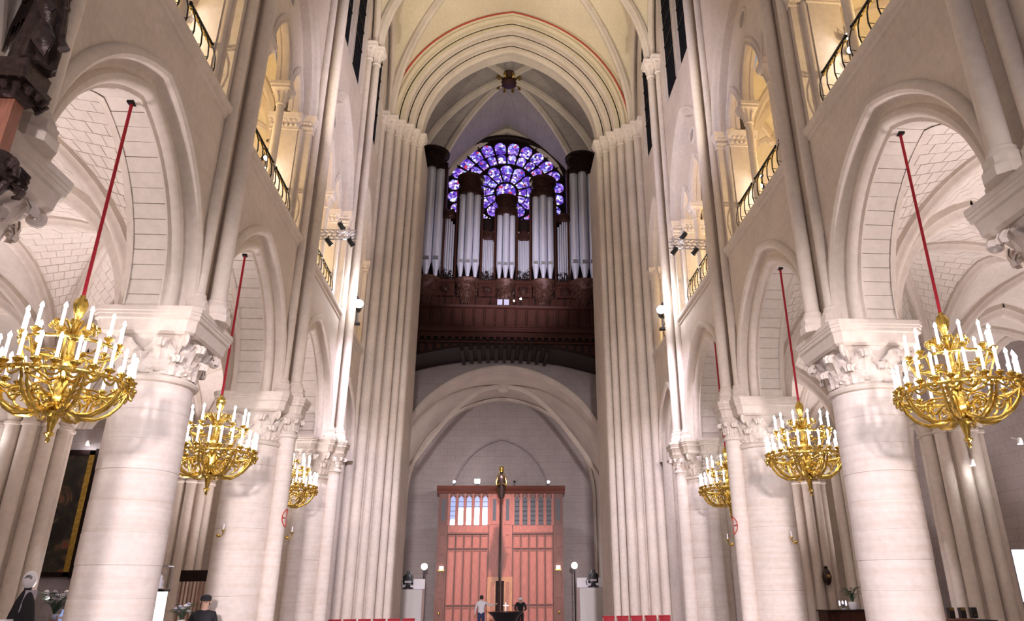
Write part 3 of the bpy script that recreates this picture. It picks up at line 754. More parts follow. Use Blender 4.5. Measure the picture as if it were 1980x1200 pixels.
for z0_, z1_, o_ in ((1.0, 1.38, .0), (.72, .82, .06), (1.25, 1.38, -.14)):
    m = MB(); m.box(-GX, GX, o_-.02, .3, z0_, z1_); m.build('cornice', 'organ_wood', g, smooth=False)
for i in range(34):
    x = -GX+(i+.5)*GX*2/34
    o = obj('modillion', cached('modil', lambda: MB().box(-.06, .06, -.1, .1, .84, 1.02).mesh('modillion', 'organ_wood', smooth=False)), g, (x, 0, 0))
for i in range(30):
    x = -GX+(i+.5)*GX*2/30; zb = seg(x)
    if zb+.05 > .6: continue
    mm = MB(); mm.box(-.11, .11, .10, .16, zb+.12, .66); mm.build('spandrel_panel', 'organ_wood', g, smooth=False, loc=(x, 0, 0))
for i in range(11):
    x = (i-5)*.42; mm = MB(); mm.box(-.09, .09, .02, 2.5, -.02, .26); mm.lathe([(.001, -.08), (.06, -.06), (.09, 0)], 8, (0, .1, 0)); mm.build('corbel', 'organ_dark', g, loc=(x, 0, seg(x)-.16))
# lit things on the gallery
pn = MB(); pn.box(-.3, -.04, 0, .04, 0, .3); pn.box(.04, .3, 0, .04, 0, .3); tag(pn.build('music_screen', 'screen_dim', smooth=False, loc=(XF-.12, 34.0, 15.05)), 'small pale glowing screen on the organ gallery', 'screen')
lm = MB(); lm.sphere((0, 0, 0), .05, 10); lm.sphere((-.35, 0, -.12), .04, 10); tag(lm.build('gallery_lamp', 'lamp_lens_small', loc=(XF+.78, 34.0, 15.4)), 'tiny bright lamp on the organ gallery', 'lamp')

# ------------------------------------------------------------------ organ
YO = 35.0
org = empty('pipe_organ', (XF, YO, 15.0), 'great pipe organ with silver pipes in a dark carved wooden case', 'organ')
case = MB(); case.box(-5.3, 5.3, .75, 1.4, 0, 6.0)
for xa, xb, zt in ((-5.25, -3.7, 8.6), (-2.85, -1.35, 7.2), (-.75, .75, 6.0), (1.35, 2.85, 7.2), (3.7, 5.25, 8.6)): case.box(xa, xb, .6, 1.3, 0, zt)
case.box(-5.6, 5.6, .35, .8, 0, 1.5)
case.build('case', 'organ_dark', org, smooth=False)
def m_pipe(r, h, foot, mouth):
    mm = MB(); mm.lathe([(r*.28, 0), (r, foot), (r, foot+h), (r*.9, foot+h+.02)], 16)
    mm.lathe([(r*1.03, foot-.03), (r*1.06, foot), (r*1.03, foot+.03)], 16)
    return mm.mesh('pipe', 'pipe_tin')
def m_mouth(r, foot):
    mm = MB()
    mm.add([(-r*.55, -r*1.02, foot+.02), (r*.55, -r*1.02, foot+.02), (r*.55, -r*1.02, foot+r*.9), (-r*.55, -r*1.02, foot+r*.9), (-r*.55, -r*.8, foot+.02), (r*.55, -r*.8, foot+.02), (r*.55, -r*.8, foot+r*.9), (-r*.55, -r*.8, foot+r*.9)], [(0, 1, 2, 3), (0, 4, 5, 1), (1, 5, 6, 2), (2, 6, 7, 3), (3, 7, 4, 0)])
    mm.box(-r*.6, r*.6, -r*1.12, -r*.8, foot-.02, foot+.03)
    return mm.mesh('pipe_mouth', 'steel', smooth=False)
def pipe(x, y, z, r, h, foot):
    p = obj('pipe', cached(('pipe', round(r, 3), round(h, 2), round(foot, 2)), lambda: m_pipe(r, h, foot, 0)), org, (x, y, z))
    obj('pipe_mouth', cached(('pm', round(r, 3), round(foot, 2)), lambda: m_mouth(r, foot)), p)
def carved(name, c, prof, n, mat='organ_carved', lumps=60, lr=.06, zr=None, seed=0):
    """turned wooden piece crusted with carved scrolls"""
    rnd = random.Random(seed); mm = MB(); mm.lathe(prof, n, (0, 0, 0))
    z0_, z1_ = zr or (prof[0][1], prof[-1][1])
    for q in range(lumps):
        a = rnd.uniform(-PI, 0)+rnd.uniform(-.2, .2); z = rnd.uniform(z0_, z1_)
        r = next((p0[0]+(p1[0]-p0[0])*(z-p0[1])/(p1[1]-p0[1]+1e-9) for p0, p1 in zip(prof[:-1], prof[1:]) if min(p0[1], p1[1]) <= z <= max(p0[1], p1[1])), .3)
        b = rnd.uniform(0, 2*PI); k = lr*rnd.uniform(.7, 1.4); ta_ = Vector((-sin(a), cos(a), 0)); ra = Vector((cos(a), sin(a), 0)); up_ = Vector((0, 0, 1))
        c0 = ra*r+up_*z
        pts = [c0+(ta_*cos(b+t*1.5)+up_*sin(b+t*1.5))*k*(1.3-.22*t)+ra*(.02+.02*t) for t in (0, 1, 2, 3)]
        mm.tube(pts, [k*.35, k*.42, k*.36, k*.2], 5)
    return mm.build(name, mat, org, loc=c)
TOW = [(-4.28, .25, 4.75+1.7, .80, 8.85), (-2.06, .205, 3.55+1.5, .66, 7.25), (-.02, .175, 2.6+1.35, .56, 6.0), (2.03, .205, 3.55+1.5, .66, 7.25), (4.30, .25, 4.75+1.7, .80, 8.85)]
for ti, (x, r, h, tw, ztop) in enumerate(TOW):
    foot = .95 if r > .22 else (.85 if r > .19 else .78); zb = 1.95
    hh = ztop-zb-foot
    for j, (dx, dy) in enumerate(((-2*r*.97, .22), (0, 0), (2*r*.97, .22))):
        pipe(x+dx, dy+.05, zb, r, hh-.05+.02*j, foot+(.12 if j != 1 else 0))
    for sg in (-1, 1): 
        mm = MB(); mm.box(x+sg*(tw+.04)-.05, x+sg*(tw+.04)+.05, .25, .8, 0.5, ztop+.2); mm.build('tower_stile', 'organ_wood', org, smooth=False)
    carved('tower_crown', (x, .35, ztop-.12), [(tw*.86, 0), (tw*.98, .06), (tw*1.0, .32), (tw*1.1, .38), (tw*.92, .5), (tw*.95, .95), (tw*1.16, 1.02), (tw*1.2, 1.16), (tw*.7, 1.25)], 18, 'organ_dark' if abs(x) > 4 else 'organ_carved', 46, .075, (.0, 1.0), ti)
    carved('pendant', (x, .40, .50), [(.05, 0), (.16, .08), (.20, .2), (tw*.55, .38), (tw*.80, .62), (tw*.72, .85), (tw*.86, 1.1), (tw*1.02, 1.22), (tw*1.12, 1.32), (tw*1.12, 1.42), (tw*.95, 1.46)], 20, 'organ_pendant', 90, .075, (.1, 1.18), 20+ti)
for xa, xb, n, ztop, slope in ((-3.62, -2.86, 6, 6.25, -.10), (-1.32, -.66, 7, 5.0, -.05), (.64, 1.30, 7, 5.0, .05), (2.84, 3.60, 6, 6.25, .10)):
    w = (xb-xa)/n
    for j in range(n):
        t = j/(n-1)-.5; cen = -(t*2)**2*.0
        inner = (t if xa < 0 else -t)
        foot = .55+.38*(.5-inner if n == 6 else (abs(t)*1.2)); foot = max(.4, .95-.7*(.5+inner)) if n == 6 else .5+.5*abs(t)
        top = ztop+(-inner*.9 if n == 6 else .45*abs(t)*2)
        pipe(xa+w*(j+.5), .42, 2.0, w*.45, top-2.0-foot-.45, foot)
    carved('flat_crown', ((xa+xb)/2, .55, ztop-.55), [(w*n*.45, 0), (w*n*.56, .12), (w*n*.52, .3), (w*n*.58, .42), (w*n*.3, .55)], 14, 'organ_carved', 34, .07, (0, .5), 40+n+int(xa*3))
    mm = MB(); rnd = random.Random(int(xa*10))
    for q in range(46):
        cx_, cz_ = rnd.uniform(xa-.08, xb+.08), 1.95+rnd.random()**2*.55; b = rnd.uniform(0, 6.28); k = .07
        mm.tube([(cx_+cos(b+t*1.4)*k*(1.2-.2*t), .25+rnd.uniform(-.04, .04), cz_+sin(b+t*1.4)*k*(1.2-.2*t)) for t in range(4)], [.022, .028, .022, .012], 5)
    mm.build('pierced_screen', 'organ_dark', org)
    mm = MB(); mm.box(xa-.12, xb+.12, .12, .8, 1.72, 1.92); mm.box(xa-.12, xb+.12, .2, .8, 1.0, 1.72); mm.build('flat_rail', 'organ_wood', org, smooth=False)
    carved('festoon', ((xa+xb)/2, .35, 1.05), [(.05, 0), (.2, .12), (.3, .35), (.25, .5), (.1, .6)], 10, 'organ_carved', 30, .06, (0, .55), 70+int(xa*4))
for i in range(14):
    x = -5.2+i*.8; mm = MB(); mm.box(-.36, .36, .30, .36, .06, .95); mm.build('base_panel', 'organ_wood', org, smooth=False, loc=(x, 0, 0))
for sx in (-1, 1):
    carved('side_carving', (sx*5.35, .55, 1.6), [(.12, 0), (.22, .5), (.16, 1.2), (.24, 2.2), (.14, 3.2), (.2, 4.2), (.08, 5.2)], 8, 'organ_carved', 70, .08, (0, 5.2), 90+sx)

# ------------------------------------------------------------------ columns
RD = .595
def octo(o, ch, z, cx=0, cy=0):
    c = o*ch; return [(cx+x, cy+y, z) for x, y in ((-o, -o+c), (-o+c, -o), (o-c, -o), (o, -o+c), (o, o-c), (o-c, o), (-o+c, o), (-o, o-c))]
def leaf_mesh(name, hgt, wid, curl, slope):
    """acanthus leaf: rises along the bell, lobed, tip curling outward; x outward, z up, closed solid"""
    def mid(t):
        if t < .7: q = t/.7; return (slope*q*q, hgt*q)
        q = (t-.7)/.3; a = q*PI*1.25; return (slope+curl*(1-cos(a))*.9, hgt+curl*sin(a))
    def W(t): return wid*(.55+.75*sin(PI*min(1, t*.95+.12)))*(1-.35*max(0, t-.6))*(1+.16*cos(t*22))
    def Pf(t, u, k):
        x, z = mid(t); v = (u-.5)*2; dx = -.045*(v*v)+.018*cos(v*8)
        return (x+dx+.03+k, v*W(t)*.5, z)
    m = MB(); m.grid(lambda t, u: Pf(t, u, .012), 14, 6); m.grid(lambda t, u: Pf(t, u, -.02), 14, 6)
    m.tube([(mid(t)[0]+.045, 0, mid(t)[1]) for t in (0, .2, .4, .6, .75, .9)], [.016, .016, .015, .014, .012, .008], 5)
    return m.mesh(name, 'stone_carved')
LF1 = leaf_mesh('leaf', .25, .38, .075, .04); LF2 = leaf_mesh('leaf', .42, .34, .085, .15)
def volute():
    m = MB(); pts = [(0, 0, 0), (.08, 0, .22), (.2, 0, .38), (.32, 0, .44)]
    for i in range(14):
        a = PI/2-i*.55; r = .085*(1-i/16); pts.append((.35+r*cos(a), 0, .355+r*sin(a)))
    m.tube(pts, [.05, .055, .055, .05]+[.042-.0015*i for i in range(14)], 7, flat=1.5); return m.mesh('volute', 'stone_carved')
VOL = volute()
NDR = 11; HDR = (4.62-FZ)/NDR
def drum_mesh(r, kx):
    m = MB(); m.lathe([(r-.005, 0), (r-.0008, .004), (r, .012), (r, HDR-.012), (r-.0008, HDR-.004), (r-.005, HDR)], 40); return m.mesh('drum', 'stone_drum')
DR = [drum_mesh(RD+d, 0) for d in (0, .004, -.003)]
def ring_mesh(r, k=1):
    m = MB(); m.lathe([(r-.02, 0), (r+.05*k, .02), (r+.075*k, .06), (r+.05*k, .10), (r, .115), (r-.02, .14)], 40); return m.mesh('neck_ring', 'stone_plain')
RING = ring_mesh(RD)
def bell_mesh():
    m = MB(); rings = []
    for z, r, sq in ((4.70, RD-.01, 0), (4.95, RD-.01, .05), (5.15, RD+.02, .2), (5.30, RD+.07, .45), (5.40, RD+.12, .7)):
        ring = []
        for q in range(40):
            a = 2*PI*q/40; rs = r/max(abs(cos(a)), abs(sin(a))); rr = r*(1-sq)+min(rs, r*1.25)*sq; ring.append((rr*cos(a), rr*sin(a), z-FZ))
        rings.append(ring)
    m.loft(rings); return m.mesh('capital', 'stone_carved')
def abacus_mesh(h, cx=0, k=.14):
    m = MB(); m.loft([octo(h+o, k, z-FZ, cx) for z, o in ((5.36, -.08), (5.40, -.03), (5.52, -.015), (5.58, .0), (5.60, .035), (5.66, .035), (5.67, .05), (5.71, .05), (5.72, .065), (5.80, .065))]); return m.mesh('abacus', 'stone_plain', ang=.3)
BELL = bell_mesh(); ABA = abacus_mesh(.80); ABS = abacus_mesh(.32, 0, .3)
def bell_small():
    m = MB(); m.lathe([(.19, 4.95-FZ), (.19, 5.1-FZ), (.24, 5.25-FZ), (.33, 5.40-FZ)], 20); return m.mesh('capital', 'stone_carved')
BSM = bell_small()
def eshaft():
    m = MB(); m.lathe([(.25, 0), (.25, .4), (.19, .5), (.19, 3-FZ), (.19, 4.84-FZ), (.23, 4.86-FZ), (.23, 4.93-FZ), (.19, 4.95-FZ)], 20); return m.mesh('engaged_shaft', 'stone_drum')
ESH = eshaft()
def column(s, y, label, eng=()):
    root = empty('column', (s*XA, y, FZ), label, 'column', 'arcade columns of the nave', 0 if s > 0 else PI)
    pb = MB(); pb.loft([octo(.95, .25, 0), octo(.95, .25, .18), octo(.86, .3, .22), octo(.84, .35, .3)]); pb.build('plinth', 'stone_plain', root)
    for i in range(NDR): obj('drum', DR[(i*5+int(y)) % 3], root, (0, 0, i*HDR))
    obj('neck_ring', RING, root, (0, 0, 4.60-FZ))
    cap = obj('capital', BELL, root)
    for q in range(8):
        a = 2*PI*q/8; obj('leaf', LF1, cap, (cos(a)*(RD-.02), sin(a)*(RD-.02), 4.74-FZ), (0, 0, a))
        a += PI/8; obj('leaf', LF2, cap, (cos(a)*(RD-.03), sin(a)*(RD-.03), 4.78-FZ), (0, 0, a))
    for q in range(4):
        a = PI/4+q*PI/2; obj('volute', VOL, cap, (cos(a)*(RD-.06), sin(a)*(RD-.06), 4.92-FZ), (0, 0, a))
    obj('abacus', ABA, root)
    for dx, dy in eng:
        e = obj('engaged_shaft', ESH, root, (dx, dy, 0)); obj('capital', BSM, e)
        for q in range(5):
            a = math.atan2(dy, dx)+(q-2)*.75; obj('leaf', LF1, e, (cos(a)*.18, sin(a)*.18, 5.0-FZ), (0, 0, a), (.8, .45, .9))
        obj('abacus', ABS, root, (dx, dy, 0))
CL = ['round stone column with carved capital at the far %s edge of the picture', 'thick round stone column with leafy capital beside the nearest chandelier on the %s',
      'round stone column with one engaged shaft, beside the second chandelier on the %s', 'compound stone column with four engaged shafts next to the %s tower pier']
for s in (-1, 1):
    for i, y in enumerate(COLS):
        column(s, y, CL[i] % SIDE[s], ((), (), ((-.74, 0),), ((-.74, 0), (0, -.74), (0, .74), (.74, 0)))[i])

# aisle piers with clustered shafts
def pier_meshes():
    c = MB(); c.lathe([(.62, 0), (.62, .4), (.52, .5), (.52, 4.9-FZ)], 24); c.lathe([(.52, 4.9-FZ), (.6, 5.3-FZ), (.72, 5.4-FZ)], 24)
    a = MB(); a.loft([octo(.82+o, .3, z-FZ) for z, o in ((5.4, -.05), (5.5, 0), (5.6, .04), (5.8, .06))])
    sh = MB(); sh.lathe([(.20, 0), (.20, .4), (.15, .5), (.15, 5-FZ), (.19, 5.02-FZ), (.19, 5.08-FZ), (.15, 5.1-FZ), (.24, 5.4-FZ)], 14)
    return c.mesh('core', 'stone'), a.mesh('abacus', 'stone_plain'), sh.mesh('shaft', 'stone_plain')
PC, PAB, PS = pier_meshes()
PL = ['clustered aisle pier seen past the first %s column', 'clustered aisle pier standing behind the first chandelier on the %s', 'tall clustered aisle pier visible between the two nearest %s columns',
      'clustered aisle pier partly hidden behind the first column on the %s', 'dim clustered pier at the far end of the %s aisle']
for s in (-1, 1):
    for i, y in enumerate(COLS+[26.9]):
        r = empty('aisle_pier', (s*XP, y, FZ), PL[i] % SIDE[s], 'pier', 'clustered piers between the aisles')
        obj('core', PC, r); obj('abacus', PAB, r)
        for q in range(10):
            a = 2*PI*q/10; obj('shaft', PS, r, (.60*cos(a), .60*sin(a), 0))

# ------------------------------------------------------------------ chandeliers
def chandelier():
    root = empty('chandelier', (0, 0, 0))
    Zc, Zu, Zl, Ru, Rl = 2.02, 1.28, .80, .57, .80
    m = MB(); m.tube([(0, 0, 2.02), (0, 0, 5.28)], .024, 10); m.build('suspension_rope', 'velvet_red', root)
    m = MB(); m.box(-.05, .05, -.06, .06, 5.25, 5.42); m.tube([(0, 0, 5.36), (0, .12, 5.42), (.02, .3, 5.40)], .012, 6); m.build('hook_block', 'iron', root)
    m = MB(); m.lathe([(.001, 0), (.025, .02), (.03, .05), (.012, .07), (.035, .09), (.06, .11), (.06, .13), (.03, .15), (.045, .22), (.06, .30), (.075, .34), (.13, .36), (.14, .40), (.09, .43), (.06, .46)], 16)
    m.build('pendant_finial', 'gold', root)
    m = MB(); m.lathe([(.06, .44), (.10, .5), (.12, .6), (.08, .75), (.06, .9), (.09, 1.0), (.10, 1.1), (.055, 1.2), (.05, 1.38), (.11, 1.42), (.05, 1.47), (.04, 1.6), (.06, 1.64), (.03, 1.68), (.045, 1.72), (.085, 1.85), (.09, 1.92), (.06, 1.99), (.03, 2.0), (.035, 2.04)], 16, fold=lambda a, z: .06*cos(a*8))
    m.build('stem', 'gold', root)
    for zz, R, t in ((Zl, Rl, .022), (Zu, Ru, .016)):
        m = MB(); m.grid(lambda u, v: ((R+t*cos(2*PI*v))*cos(2*PI*u), (R+t*cos(2*PI*v))*sin(2*PI*u), zz+t*sin(2*PI*v)*1.5), 48, 8, cu=True, cv=True); m.build('ring', 'gold', root)
    def arm_low():
        m = MB()
        for dy in (-.035, .035):
            m.tube([(.07, dy*.5, .52), (.16, dy, .44), (.30, dy, .37), (.46, dy, .37), (.62, dy, .46), (.73, dy, .60), (.79, dy, .78)], [.02, .024, .026, .026, .024, .02, .018], 7)
        m.tube([(.46+.10*cos(a)*(1-k/14), 0, .58+.10*sin(a)*(1-k/14)) for k, a in enumerate([-PI/2+i*.55 for i in range(13)])], [.018-.0008*k for k in range(13)], 6)
        m.tube([(.26+.09*cos(a)*(1-k/14), 0, .50+.09*sin(a)*(1-k/14)) for k, a in enumerate([-PI/2-i*.55 for i in range(12)])], [.016-.0008*k for k in range(12)], 6)
        m.tube([(.12, 0, .62), (.25, 0, .72), (.42, 0, .70), (.60, 0, .62), (.78, 0, .74)], .014, 6)
        return m.mesh('arm', 'gold')
    def arm_up():
        m = MB(); m.tube([(.06, 0, .86), (.18, 0, .80), (.34, 0, .86), (.46, 0, 1.02), (.56, 0, 1.26)], [.018, .02, .02, .018, .014], 7)
        m.tube([(.30+.08*cos(a)*(1-k/13), 0, 1.02+.08*sin(a)*(1-k/13)) for k, a in enumerate([-PI/2+i*.55 for i in range(12)])], [.015-.0008*k for k in range(12)], 6)
        m.tube([(.06, 0, 1.12), (.2, 0, 1.2), (.4, 0, 1.16), (.56, 0, 1.26)], .011, 6); return m.mesh('upper_arm', 'gold')
    def rim():
        m = MB(); m.tube([(Rl+.012, -.10, Zl-.02), (Rl+.03, -.05, Zl-.09), (Rl+.035, 0, Zl-.11), (Rl+.03, .05, Zl-.09), (Rl+.012, .10, Zl-.02)], [.010, .016, .018, .016, .010], 5)
        m.sphere((Rl+.045, 0, Zl-.03), .035, 7); return m.mesh('rim_scroll', 'gold')
    def palm():
        m = MB()
        for k in (-.5, 0, .5): m.tube([(.04, k*.03, 1.40), (.12, k*.10, 1.52), (.20, k*.16, 1.60), (.27, k*.19, 1.60), (.28, k*.19, 1.55), (.25, k*.17, 1.53)], [.016, .02, .018, .014, .012, .008], 5)
        return m.mesh('palm_leaf', 'gold')
    def cup():
        m = MB(); m.lathe([(.012, -.02), (.03, 0), (.02, .02), (.05, .045), (.068, .065), (.06, .075), (.022, .07), (.024, .10)], 12); return m.mesh('candle_cup', 'gold')
    def candle():
        m = MB(); m.lathe([(.021, 0), (.019, .25), (.001, .255)], 8); return m.mesh('candle', 'candle')
    def flame():
        m = MB(); m.lathe([(.006, 0), (.022, .02), (.024, .04), (.012, .07), (.001, .09)], 8); return m.mesh('flame', 'flame')
    AL, AU, RM, PM, CU, CA, FM = arm_low(), arm_up(), rim(), palm(), cup(), candle(), flame()
    for q in range(8): obj('arm', AL, root, rot=(0, 0, 2*PI*q/8)); obj('upper_arm', AU, root, rot=(0, 0, 2*PI*(q+.5)/8)); obj('palm_leaf', PM, root, rot=(0, 0, 2*PI*q/8))
    for n, R, zz in ((24, Rl, Zl), (12, Ru, Zu)):
        for q in range(n):
            a = 2*PI*(q+.5)/n
            c = obj('candle_cup', CU, root, (R*cos(a), R*sin(a), zz+.02)); k = obj('candle', CA, root, (R*cos(a), R*sin(a), zz+.115)); obj('flame', FM, k, (0, 0, .25))
            if n == 24: obj('rim_scroll', RM, root, rot=(0, 0, a))
    return root
CHL = ['large gilt candle chandelier on a red rope nearest the camera on the %s', 'gilt candle chandelier on a red rope in the middle of the row on the %s', 'small far gilt candle chandelier partly hidden by a column on the %s']
proto = None
for s in (-1, 1):
    for i, y in enumerate((9.55, 14.95, 20.35)):
        if proto is None: proto = chandelier(); o = proto; o.location = (s*6.2, y, 3.2)
        else: o = copy_tree(proto, None, (s*6.2, y, 3.2), .1*i)
        tag(o, CHL[i] % SIDE[s], 'chandelier', 'gilt chandeliers under the arcade arches')
        lamp('candle_glow', 'POINT', (s*6.2, y, 4.62), 22, (1, .90, .86), size=0.0)

# ------------------------------------------------------------------ tribune railings
def rail_section(root, y0, y1, x=.40):
    m = MB(); m.tube([(x, y0, 11.35), (x, y1, 11.35)], .035, 8); m.sphere((x, y0, 11.35), .045, 8); m.sphere((x, y1, 11.35), .045, 8); m.build('top_rail', 'iron', root)
    n = max(4, int((y1-y0)/.09)); m = MB()
    m.tube([(x, y0+(y1-y0)*i/(n*2), 11.275) for i in range(n*2+1)], [.034 if i % 2 else .020 for i in range(n*2+1)], 6); m.build('gilt_band', 'gilt_rail', root)
    nb = max(2, round((y1-y0)/.33))
    for i in range(nb+1):
        yb = y0+.03+(y1-y0-.06)*i/nb
        me = cached('balu', lambda: (lambda mm: (mm.tube([(.40, 0, 11.26), (.34, 0, 11.22), (.27, 0, 11.0), (.25, 0, 10.75), (.30, 0, 10.5), (.38, 0, 10.3), (.42, 0, 10.12)], .014, 6), mm.tube([(.25, 0, 10.75), (.36, 0, 10.74), (.42, 0, 10.70)], .008, 5), mm.mesh('baluster', 'iron'))[2])(MB()))
        obj('baluster', me, root, (x-.40, yb, 0))
RLB = {1: 'gilt and black iron tribune railing above the nearest chandelier on the %s', 2: 'gilt and black iron tribune railing above the second chandelier on the %s',
       3: 'gilt and black iron tribune railing beside the lighting truss on the %s', 4: 'short gilt and iron tribune railing next to the tower pier on the %s'}
for s in (-1, 1):
    for bi in (1, 2, 3, 4):
        y0, y1 = BAYS[bi]; hb = (y1-y0)/2; yc = (y0+y1)/2; ae = hb-.68 if hb > 2.3 else hb-.95
        r = empty('tribune_railing', (s*XW, yc, 0), RLB[bi] % SIDE[s], 'railing', 'tribune railings', 0 if s > 0 else PI)
        for a, b in (((-ae, -.98), (-.72, .72), (.98, ae)) if hb > 2.3 else ((-ae, ae),)): rail_section(r, a, b)

# ------------------------------------------------------------------ stage lights in the tribunes
def moving_head(root, c, d, k=1.0):
    """small projector pointing along d"""
    d = Vector(d).normalized(); c = Vector(c); m = MB(); m.tube([c-d*.16*k, c-d*.10*k, c+d*.10*k, c+d*.13*k], [.05*k, .085*k, .09*k, .10*k], 12); h = m.build('lamp_head', 'black_plastic', root)
    m = MB(); m.tube([c+d*.125*k, c+d*.135*k], .085*k, 12); m.build('lens', 'lamp_lens', h)
    m = MB(); m.tube([c+Vector((0, .11*k, 0)), c+Vector((0, .11*k, .16*k)), c+Vector((0, -.11*k, .16*k)), c+Vector((0, -.11*k, 0))], .014*k, 6); m.build('yoke', 'black_plastic', root)
for s in (-1, 1):
    t = empty('lighting_truss', (s*5.95, 19.95, 11.62), 'short aluminium lighting truss with stage lamps jutting from the %s tribune' % SIDE[s], 'truss', 'lighting trusses')
    m = MB(); L_ = 1.05
    cs = [(y, z) for y in (-.11, .11) for z in (-.11, .11)]
    for y, z in cs: m.tube([(s*.25, y, z), (-s*L_, y, z)], .017, 6)
    for i in range(7):
        x0, x1 = s*.2-s*i*.17, s*.2-s*(i+1)*.17
        for y in (-.11, .11): m.tube([(x0, y, -.11), (x1, y, .11)], .010, 5)
        for z in (-.11, .11): m.tube([(x0, -.11, z), (x1, .11, z)], .010, 5)
    m.build('frame', 'steel', t)
    for i in range(3):
        moving_head(t, (-s*(.25+.33*i), -.05, -.28 if i != 1 else .26), (-s*.5, .7, -.5), .9)
    t = empty('floodlight', (s*5.45, 23.75, 10.75), 'dazzling white floodlight by the last column on the %s tribune' % SIDE[s], 'floodlight', 'dazzling floodlights')
    moving_head(t, (0, 0, 0), (-s*.35, -1, .12), 1.9)
    m = MB(); m.tube([(0, 0, -.62), (0, 0, -.1)], .03, 8); m.box(-.12, .12, -.12, .12, -.66, -.6); m.build('stand', 'black_plastic', t)
    lamp('floodlight_beam', 'POINT', (s*5.0, 22.3, 10.8), 60, (.93, .92, 1), size=0.02)
    for k, yj in ((1, 12.15-.62), (2, 17.55-.62)):
        t = empty('spot_column', (s*(XW+1.06), yj-.16, 11.5), ('stack of three small spotlights on the tribune jamb above the first column on the %s' if k == 1 else 'stack of three small spotlights on the tribune jamb above the second column on the %s') % SIDE[s], 'spotlight', 'stacked tribune spotlights')
        m = MB(); m.tube([(0, .1, -.3), (0, .1, 1.1)], .02, 6); m.build('mount', 'steel', t)
        for i in range(3): moving_head(t, (0, 0, i*.36), (-s*.6, -.6, -.3), .8)
for i, (u, loc, d) in enumerate(((-1, (-7.2, 14.4, 12.3), (1, -.4, -.2)), (1, (6.9, 13.75, 12.15), (-1, -.4, -.1)), (1, (6.5, 13.3, 11.2), (-.8, -.6, 0)), (-1, (-6.5, 13.4, 11.7), (.8, -.6, 0)))):
    t = empty('tribune_spotlight', loc, ['bright round spotlight deep in the left tribune', 'bright round spotlight high in the right tribune', 'bright spotlight resting on the right tribune railing', 'bright small spotlight by the left tribune railing'][i], 'spotlight', 'loose tribune spotlights')
    moving_head(t, (0, 0, 0), d, 1.0); m = MB(); m.tube([(0, 0, -loc[2]+10.0), (0, 0, .16)], .015, 6); m.build('stand', 'black_plastic', t)

# ------------------------------------------------------------------ great west door (wooden porch)
YD = 40.6
DW, DZ = 3.42, 6.48
door = struct(obj('door_1', MB().box(-DW, DW, .12, 1.38, FZ, DZ-.1).mesh('door_1', 'door_wood_dark', smooth=False), None, (XF, YD, 0)))
def dbox(name, x0, x1, z0, z1, y0, y1, mat='door_wood', par=door):
    return MB().box(x0, x1, y0, y1, z0, z1).build(name, mat, par, smooth=False)
m = MB(); m.loft([[(x, y, z) for y, z in ((.1, DZ-.12), (-.10, DZ-.08), (-.16, DZ+.04), (-.30, DZ+.14), (-.36, DZ+.26), (-.34, DZ+.30), (1.4, DZ+.30), (1.4, DZ-.12))] for x in (-DW-.12, DW+.12)])
m.build('cornice', 'door_wood_dark', door, smooth=False)
def framed_panel(x0, x1, z0, z1, mat='door_wood', arch=False):
    w = .045; p = dbox('panel', x0, x1, z0, z1, .02, .10, mat)
    m = MB(); m.box(x0-w, x0, -.03, .1, z0-w, z1+w); m.box(x1, x1+w, -.03, .1, z0-w, z1+w); m.box(x0, x1, -.03, .1, z1, z1+w); m.box(x0, x1, -.03, .1, z0-w, z0); m.build('panel_frame', 'door_wood_mid', p, smooth=False)
